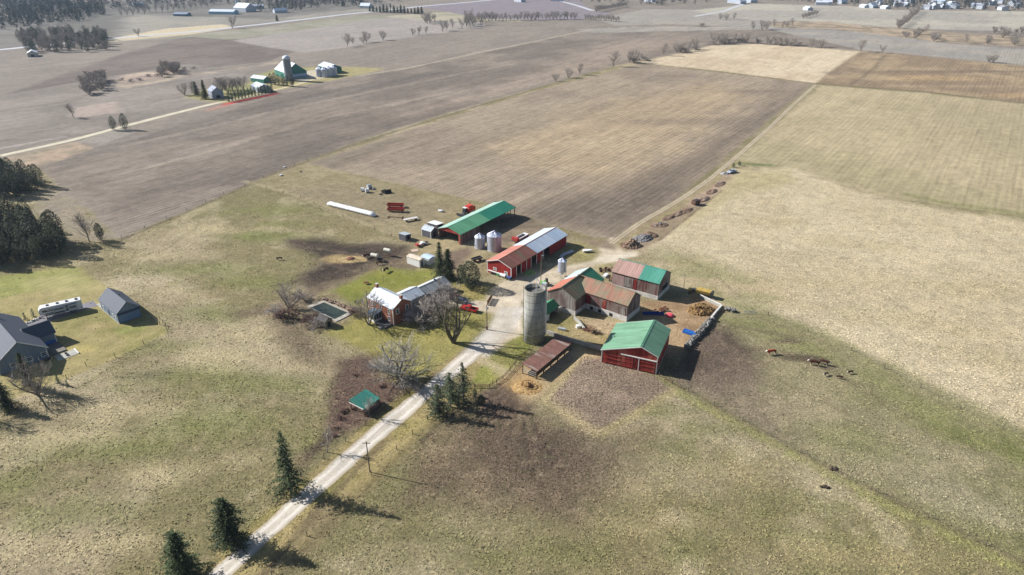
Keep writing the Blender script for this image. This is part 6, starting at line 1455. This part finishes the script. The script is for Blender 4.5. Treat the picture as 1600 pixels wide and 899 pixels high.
def fence(label, pts, gap, h=1.35, rails=0, mat=None, cat='fence', wires=True, lean=.06, group=None, gates=None):
    p = [at(*q) for q in pts]; c = p[0]; t = thing('fence', label, cat, (c.x, c.y, 0), 0, group); wr = M(); rnd = random.Random(int(c.x * 3)); last = None
    for a, b in zip(p, p[1:]):
        L = (b - a).length; n = max(1, round(L / gap))
        for i in range(n + 1 if b is p[-1] else n):
            q = a.lerp(b, i / n) - c; o = bpy.data.objects.new('post', POST); link(o, t); o.location = q
            o.rotation_euler = (rnd.uniform(-lean, lean), rnd.uniform(-lean, lean), 0); o.scale = (1, 1, h / 1.35 * rnd.uniform(.9, 1.1))
            if last is not None:
                for k in range(3 if wires and not rails else rails):
                    z = h * (.35 + .27 * k)
                    if rails: wr.tube(last + Vector((0, 0, z)), q + Vector((0, 0, z)), .055, n=4)
                    else: wr.tube(last + Vector((0, 0, z)), q + Vector((0, 0, z)), .014, n=3)
            last = q
    if wr.v: wr.build('rails' if rails else 'wires', mat or (m_wood if rails else plain('old_wire', C(120, 114, 106), .9)), t)
    return t
fence('post and wire fence along the right side of the driveway', [(425, 900), (480, 838), (530, 790), (580, 742), (620, 703), (668, 655)], 7.5)
fence('post fence from the driveway firs to the feed yard', [(668, 655), (735, 606), (770, 600)], 5)
fence('curving post fence around the neighbouring lawn', [(104, 592), (135, 572), (180, 558), (225, 538), (262, 518), (250, 508), (240, 500)], 7)
fence('fence with three leaning posts at the lawn corner by the garage', [(238, 503), (250, 500), (264, 515)], 3, 1.5, 0)
fence('long wire fence running down to the bottom right corner', [(1046, 593), (1075, 612), (1160, 658), (1300, 735), (1450, 809), (1640, 900)], 9, lean=.12)
fence('fence line between ploughed field and back pasture', [(190, 372), (350, 305), (440, 266), (480, 252)], 12)
fence('fence along the grass bank right of the bright pasture', [(1130, 488), (1200, 493), (1330, 548), (1500, 640), (1640, 705)], 12, lean=.1)
fence('dark rail fence between silo and feed yard', [(797, 580), (812, 562), (828, 548)], 3.2, 1.3, 3)
fence('rail fence along the mown wedge beside the feed yard', [(742, 606), (765, 606), (786, 592), (797, 580)], 3.2, 1.2, 3)
fence('pasture fence behind the farmhouse lawn', [(456, 440), (540, 432), (590, 415), (600, 420)], 8)
fence('low fence round the weedy garden plot', [(596, 422), (625, 400), (645, 404)], 5)
fence('thin fence across the back pasture', [(392, 287), (470, 310), (560, 350), (640, 380)], 11)
fence('rail fence right of the dry paddock corner', [(1030, 588), (1050, 600), (1062, 606)], 3, 1.2, 2)
fence('fence edging the bramble patch toward the driveway', [(470, 745), (540, 690), (600, 640), (655, 600)], 9)
t = base('farm_gate', 'metal tube gate in the fence on the grass bank right of the barnyard', 'gate', 1172, 491, -10); m = M()
for z in (.3, .6, .9, 1.2): m.tube((-2, 0, z), (2, 0, z), .04, n=5)
for x in (-2, 0, 2): m.tube((x, 0, .2), (x, 0, 1.25), .04, n=5)
m.build('gate', m_steelw, t)
def pole(label, px, py, h, arm=True, box_=False, lamp=False, deg=0, r=.15):
    t = base('utility_pole', label, 'pole', px, py, deg); M().tube((0, 0, 0), (0, 0, h), r, r * .7, 8).build('pole', noisy('pole_wood', C(134, 122, 108), C(110, 100, 90), 1, .95), t)
    if arm: M().box(-.9, .9, -.06, .06, h - .5, h - .38).build('crossarm', m_wood, t)
    if box_: M().tube((.28, 0, h - 1.6), (.28, 0, h - .7), .26, n=12).build('transformer', plain('transformer_grey', C(190, 194, 196), .5), t); M().box(-.25, .25, -.3, -.12, .1, 1.2).build('meter_box', m_rust, t)
    if lamp: M().box(.1, .9, -.12, .12, h - .2, h - .05).build('lamp_head', m_steelw, t)
    return t
pole('utility pole with a grey transformer where the driveway forks', 761, 515, 8.5, False, True)
pole('wooden utility pole on the verge right of the driveway', 578, 738, 8.6)
pole('slim pole in the pasture behind the yellow truck', 1068, 453, 5.6, False, r=.09)
pole('yard light pole seen above the silo', 845, 440, 10, False, False, True)
pole('thin post on the lawn left of the farmhouse chimney', 600, 443, 3.2, False, r=.06)
pole('pole standing by the far gravel road near the golden conifer', 336, 158, 9)
pole('slim mast beside the milk house', 895, 500, 4.5, False, r=.06)
t = base('garden_fence_panel', 'brown timber panel fence beside the yard entrance', 'fence panel', 765, 472, 75); m = M()
for k in range(12): m.box(-2.6 + k * .44, -2.25 + k * .44, -.05, .05, .1, 1.7 + .1 * math.sin(k * 2))
m.box(-2.7, 2.7, -.1, -.05, .5, .62); m.box(-2.7, 2.7, -.1, -.05, 1.3, 1.42); m.build('boards', noisy('brown_panel', C(150, 110, 84), C(112, 82, 64), 2), t)
# wires between poles
def cable(label, a, b, sag=1.2):
    m = M(); a = Vector(a); b = Vector(b); last = a
    for i in range(1, 13):
        f = i / 12; q = a.lerp(b, f) - Vector((0, 0, sag * 4 * f * (1 - f))); m.tube(last, q, .018, n=3, cap=False); last = q
    return tag(m.build('overhead_wire', m_black), label, 'wire')
A_ = at(761, 515); B_ = at(578, 738)
cable('overhead wire from the fork pole down to the driveway verge pole', (A_.x, A_.y, 8.2), (B_.x, B_.y, 8.3), 1.6)
cable('overhead wire from the fork pole to the yard light pole', (A_.x, A_.y, 8.2), (at(845, 440).x, at(845, 440).y, 9.6), 1.2)
# stump / snag stumps and stones near the lawn
t = base('wheelbarrow', 'tipped rusty garden wheelbarrow on the back lawn', 'wheelbarrow', 572, 444, 20); m = M(); m.loft([[(-.5, -.3, .4), (.5, -.3, .4), (.5, .3, .4), (-.5, .3, .4)], [(-.8, -.5, .8), (.8, -.5, .8), (.8, .5, .8), (-.8, .5, .8)]]); m.build('tray', m_rust, t); wheel(t, .9, 0, .22, .1); t.name = 'wheelbarrow'
t = base('feeder_ring', 'broken rusty bale feeder ring in the hay below the shelter', 'feeder', 824, 604, 0); m = M()
for k in range(14):
    a = k * .449; b = (k + 1) * .449
    for z in (.3, 1.0): m.tube((1.5 * math.cos(a), 1.5 * math.sin(a), z), (1.5 * math.cos(b), 1.5 * math.sin(b), z), .07, n=4)
    m.tube((1.5 * math.cos(a), 1.5 * math.sin(a), 0), (1.5 * math.cos(a), 1.5 * math.sin(a), 1.1), .05, n=4)
m.build('ring', m_rust, t); M().rock((0, 0, .5), 1.1).build('hay_core', m_manure, t)
t = base('mineral_feeder', 'dark round feeder in the muddy cattle lot', 'feeder', 548, 406, 0); m = M(); m.lathe([(1.4, 0), (1.5, .5), (1.2, .7), (.6, .9)], 14); m.build('ring', m_rust, t)

# ---------------------------------------------------------------- cattle
def cow_mesh():
    """one continuous skinned body, nose toward -x"""
    J = [(0, 0, 1.15, .34), (.55, 0, 1.18, .35), (.95, 0, 1.15, .28), (-.45, 0, 1.12, .36), (-.85, 0, 1.15, .30), (-1.15, 0, 1.25, .19), (-1.42, 0, 1.22, .15), (-1.72, 0, 1.02, .09),
         (-.72, .2, .85, .15), (-.74, .22, .45, .075), (-.74, .22, .03, .07), (-.72, -.2, .85, .15), (-.74, -.22, .45, .075), (-.74, -.22, .03, .07),
         (.88, .22, .85, .18), (1.0, .23, .48, .08), (.93, .23, .03, .07), (.88, -.22, .85, .18), (1.0, -.23, .48, .08), (.93, -.23, .03, .07), (1.2, 0, 1.15, .05), (1.24, 0, .6, .03), (-1.38, .22, 1.3, .045), (-1.38, -.22, 1.3, .045)]
    E = [(0, 1), (1, 2), (0, 3), (3, 4), (4, 5), (5, 6), (6, 7), (4, 8), (8, 9), (9, 10), (4, 11), (11, 12), (12, 13), (2, 14), (14, 15), (15, 16), (2, 17), (17, 18), (18, 19), (2, 20), (20, 21), (6, 22), (6, 23)]
    me = bpy.data.meshes.new('body'); me.from_pydata([j[:3] for j in J], E, []); o = bpy.data.objects.new('tmp', me); link(o)
    o.modifiers.new('s', 'SKIN'); 
    for v, j in zip(me.skin_vertices[0].data, J): v.radius = (j[3], j[3])
    me.skin_vertices[0].data[0].use_root = True
    sb = o.modifiers.new('b', 'SUBSURF'); sb.levels = sb.render_levels = 1
    dg = bpy.context.evaluated_depsgraph_get(); r = bpy.data.meshes.new_from_object(o.evaluated_get(dg)); bpy.data.objects.remove(o)
    for p in r.polygons: p.use_smooth = True
    return r
COW = cow_mesh()
def hide(nm, c, cw, face=True):
    t = NT(nm); sx = t.n('SeparateXYZ'); t.L(t.mapped(), sx.inputs[0]); n = t.noise(t.mapped(), 2, 3)
    fx = t.math('LESS_THAN', sx.outputs[0], -1.3); lo = t.math('LESS_THAN', t.math('ADD', sx.outputs[2], t.math('MULTIPLY', n, .2)), .45)
    col = t.mix(t.math('MAXIMUM', fx, lo), c, cw) if face else c
    return t.out(col, .8, 0, .2)
hb = hide('brown_hide', C(150, 66, 38), C(226, 216, 204)); hd = hide('dark_hide', C(70, 42, 34), C(206, 194, 184)); hk = hide('calf_hide', C(60, 42, 36), C(210, 200, 190))
def cow(label, px, py, deg, s, mat, cat='cow'):
    m = COW.copy(); m.materials.clear(); m.materials.append(mat); o = bpy.data.objects.new('cow' if cat == 'cow' else 'calf', m); link(o); p = at(px, py); o.location = (p.x, p.y, -.02); o.rotation_euler = (0, 0, R(deg)); o.scale = (s, s, s); tag(o, label, cat); return o
cow('red-brown cow with a white face standing alone right of the barns', 1205, 554, 10, 1.15, hb)
cow('dark brown cow on the muddy strip, left of two close together', 1272, 571, -20, 1.15, hd)
cow('dark cow, right of two close together on the muddy strip', 1287, 570, 150, 1.1, hd)
cow('small dark calf, leftmost of three below the two dark cows', 1290, 587, 30, .7, hk, 'calf'); cow('dark calf in the middle of the three calves', 1311, 592, 160, .7, hk, 'calf'); cow('dark calf farthest right of the three calves', 1328, 584, 15, .7, hk, 'calf')
cow('dark cow near the right end of the straw mound in the cattle lot', 573, 403, 40, 1.1, hd); cow('black-brown cow walking down the muddy track behind the farmhouse', 603, 425, 60, 1.1, hk)
cow('brown cow just above the walking one on the muddy track', 593, 414, 200, 1.0, hd); cow('small dark calf left of the muddy lot on the green pasture', 437, 407, 10, .9, hk, 'calf')
# small things in the grass
for x, y, l in ((1288, 762, 'dark earth clump in the meadow left of the long wire fence'), (1303, 733, 'dark bush stub on the long wire fence line')):
    t = base('heap', l, 'heap', x, y, 0); m = M()
    for k in range(6): m.rock((random.uniform(-.8, .8), random.uniform(-.4, .4), .15), .4)
    m.build('clods', noisy('dark_earth', C(74, 62, 52), C(56, 48, 42), 2, .95), t)

# ---------------------------------------------------------------- far buildings
gw = plain('far_green_wall', C(52, 120, 104), .7); fw_ = plain('far_white_roof', C(212, 220, 230), .5); bw = plain('far_pale_wall', C(184, 192, 202), .7)

t = small_building('dairy_barn', 'far green barn with a broad white roof right behind the domed silo', 'barn', (455, 119), 128, 13, 9.5, 5, 12, gw, fw_, door=False, oh=.2)
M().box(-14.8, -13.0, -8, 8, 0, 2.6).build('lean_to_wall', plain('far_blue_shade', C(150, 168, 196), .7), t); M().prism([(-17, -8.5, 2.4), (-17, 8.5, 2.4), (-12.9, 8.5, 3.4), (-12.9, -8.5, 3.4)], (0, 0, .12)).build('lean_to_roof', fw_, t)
t = base('silo', 'far concrete silo with a white dome beside the green dairy barn', 'silo', 452, 126, 0); M().lathe([(3.2, 0), (3.2, 17.5)], 28).build('wall', noisy('far_silo', C(150, 152, 160), C(136, 138, 146), .5, .9), t)
m = M(); m.lathe([(3.3 * math.cos(a), 17.5 + 2.8 * math.sin(a)) for a in [k * math.pi / 16 for k in range(9)]], 28); m.v = [(x, y, z) for x, y, z in m.v]; m.build('dome', fw_, t, True)
small_building('implement_shed', 'far green-walled shed with pale roof, behind the cluster of four bins', 'shed', (516, 112), 128, 11, 6.5, 4.6, 7.2, gw, fw_, door=False)
for k, (x, y) in enumerate(((500, 120), (508, 120.5), (515, 119.5), (522, 118))):
    grain_bin(x, y, 3.1, 6.5, 1.8, ('leftmost', 'second from left', 'third from left', 'rightmost')[k] + ' of the four pale bins at the far farmstead', 'bins at the far farmstead', n=16)
small_building('workshop', 'far white-roofed shed with green gable behind the row of slim cedars', 'shed', (408, 142), 128, 8, 5, 3.8, 5.8, bw, fw_, doormat=gw)
small_building('low_barn', 'low green and white building left of the cedar clump at the far farmstead', 'barn', (408, 128), 150, 8, 4, 3, 5, gw, fw_, door=False)
small_building('far_farmhouse', 'pale grey farmhouse behind the golden conifer at the far farmstead', 'house', (338, 152), 128, 5.5, 4.2, 5, 8, plain('far_grey_wall', C(150, 156, 172), .7), plain('far_grey_roof', C(120, 130, 150), .6), win=2)
small_building('cottage', 'white-roofed cottage in the wood at the upper left', 'house', (52, 88), 120, 6, 4.5, 3.6, 6, plain('cottage_wall', C(190, 180, 170), .7), fw_, win=1)
small_building('barn', 'long low pale barn left of the white farm at the top left', 'barn', (350, 22), 170, 22, 8, 4, 7, plain('pale_blue_wall', C(150, 190, 210), .6), fw_, door=False)
small_building('barn', 'tall white-roofed barn of the farm at the top left', 'barn', (383, 18), 150, 15, 11, 6, 13, bw, fw_, door=False)
t = base('silo', 'slim grey silo of the white farm at the top left', 'silo', 372, 15, 0); M().lathe([(3, 0), (3, 20), (.5, 22)], 16).build('wall', bw, t)
small_building('shed', 'low dark shed left of the pale barn at the top left', 'shed', (285, 25), 170, 12, 6, 3, 5, plain('far_blue_grey', C(100, 118, 140), .7), plain('far_blue_roof', C(130, 146, 166), .6), door=False)
hs_ = [(438, 20, 'house among trees right of the white farm at the top left'), (404, 14, 'pale house at the far right of the white farm'), (572, 13, 'white house between far road and evergreens'), (216, 10, 'pale house in the woods at the top left'),
       (1157, 6, 'long white barn at the top, left of the village'), (1174, 4, 'white house right of the long white barn at the top'), (1146, 5, 'small white shed left of the long white barn at the top'),
       (1284, 8, 'white house in front of the trees, leftmost of three left of the village'), (1292, 7, 'second of three white houses left of the village'), (1315, 6, 'white-roofed barn, rightmost of the three left of the village'),
       (870, 2, 'pale building at the top edge above the country road'), (812, 3, 'pale house at the top edge left of the country road'), (1015, 3, 'pale farm building in the woods at the top right of centre')]
for k, (x, y, l) in enumerate(hs_):
    small_building('house' if 'house' in l else 'barn', l, 'house' if 'house' in l else 'barn', (x, y), random.choice((128, 35, 160)), random.uniform(8, 12), random.uniform(5, 6.5), random.uniform(3.5, 5), random.uniform(7, 9), bw, fw_ if k % 3 else plain('far_roof_blue', C(170, 184, 204), .5), door=False, win=2)
rnd = random.Random(77)
for k in range(34):
    x = rnd.uniform(1340, 1640); y = rnd.uniform(3, 14) + (x - 1340) * .01
    small_building('house', 'small pale house among the trees of the village along the top right edge', 'house', (x, y), rnd.choice((128, 35, 160, 80)), rnd.uniform(6, 9), rnd.uniform(4.5, 6), rnd.uniform(3.5, 5.5), rnd.uniform(6.5, 9), bw, rnd.choice((fw_, plain('far_roof_blue', C(170, 184, 204), .5), plain('far_roof_grey', C(150, 150, 158), .6))), 'village houses', door=False)
for k, (x, y) in enumerate(((1262, 16), (1383, 14), (1350, 12))): small_building('house', ('white bungalow standing in the pale field left of the village', 'white house with fields in front at the village edge', 'white house set before the village trees')[k], 'house', (x, y), 100, 8, 5, 3.2, 5.5, bw, fw_, door=False, win=2)
# ---------------------------------------------------------------- air
hz = M().box(-5400, 5400, -1000, 7300, -1, 190).build('haze', None); hz['kind'] = 'stuff'
hm = bpy.data.materials.new('haze_air'); hm.use_nodes = True; nt = hm.node_tree; nt.nodes.remove(nt.nodes['Principled BSDF'])
pv = nt.nodes.new('ShaderNodeVolumePrincipled'); pv.inputs['Color'].default_value = (.6, .78, 1, 1); pv.inputs['Density'].default_value = .00006; pv.inputs['Anisotropy'].default_value = 0.2
nt.links.new(pv.outputs[0], nt.nodes['Material Output'].inputs['Volume']); hz.data.materials.append(hm)
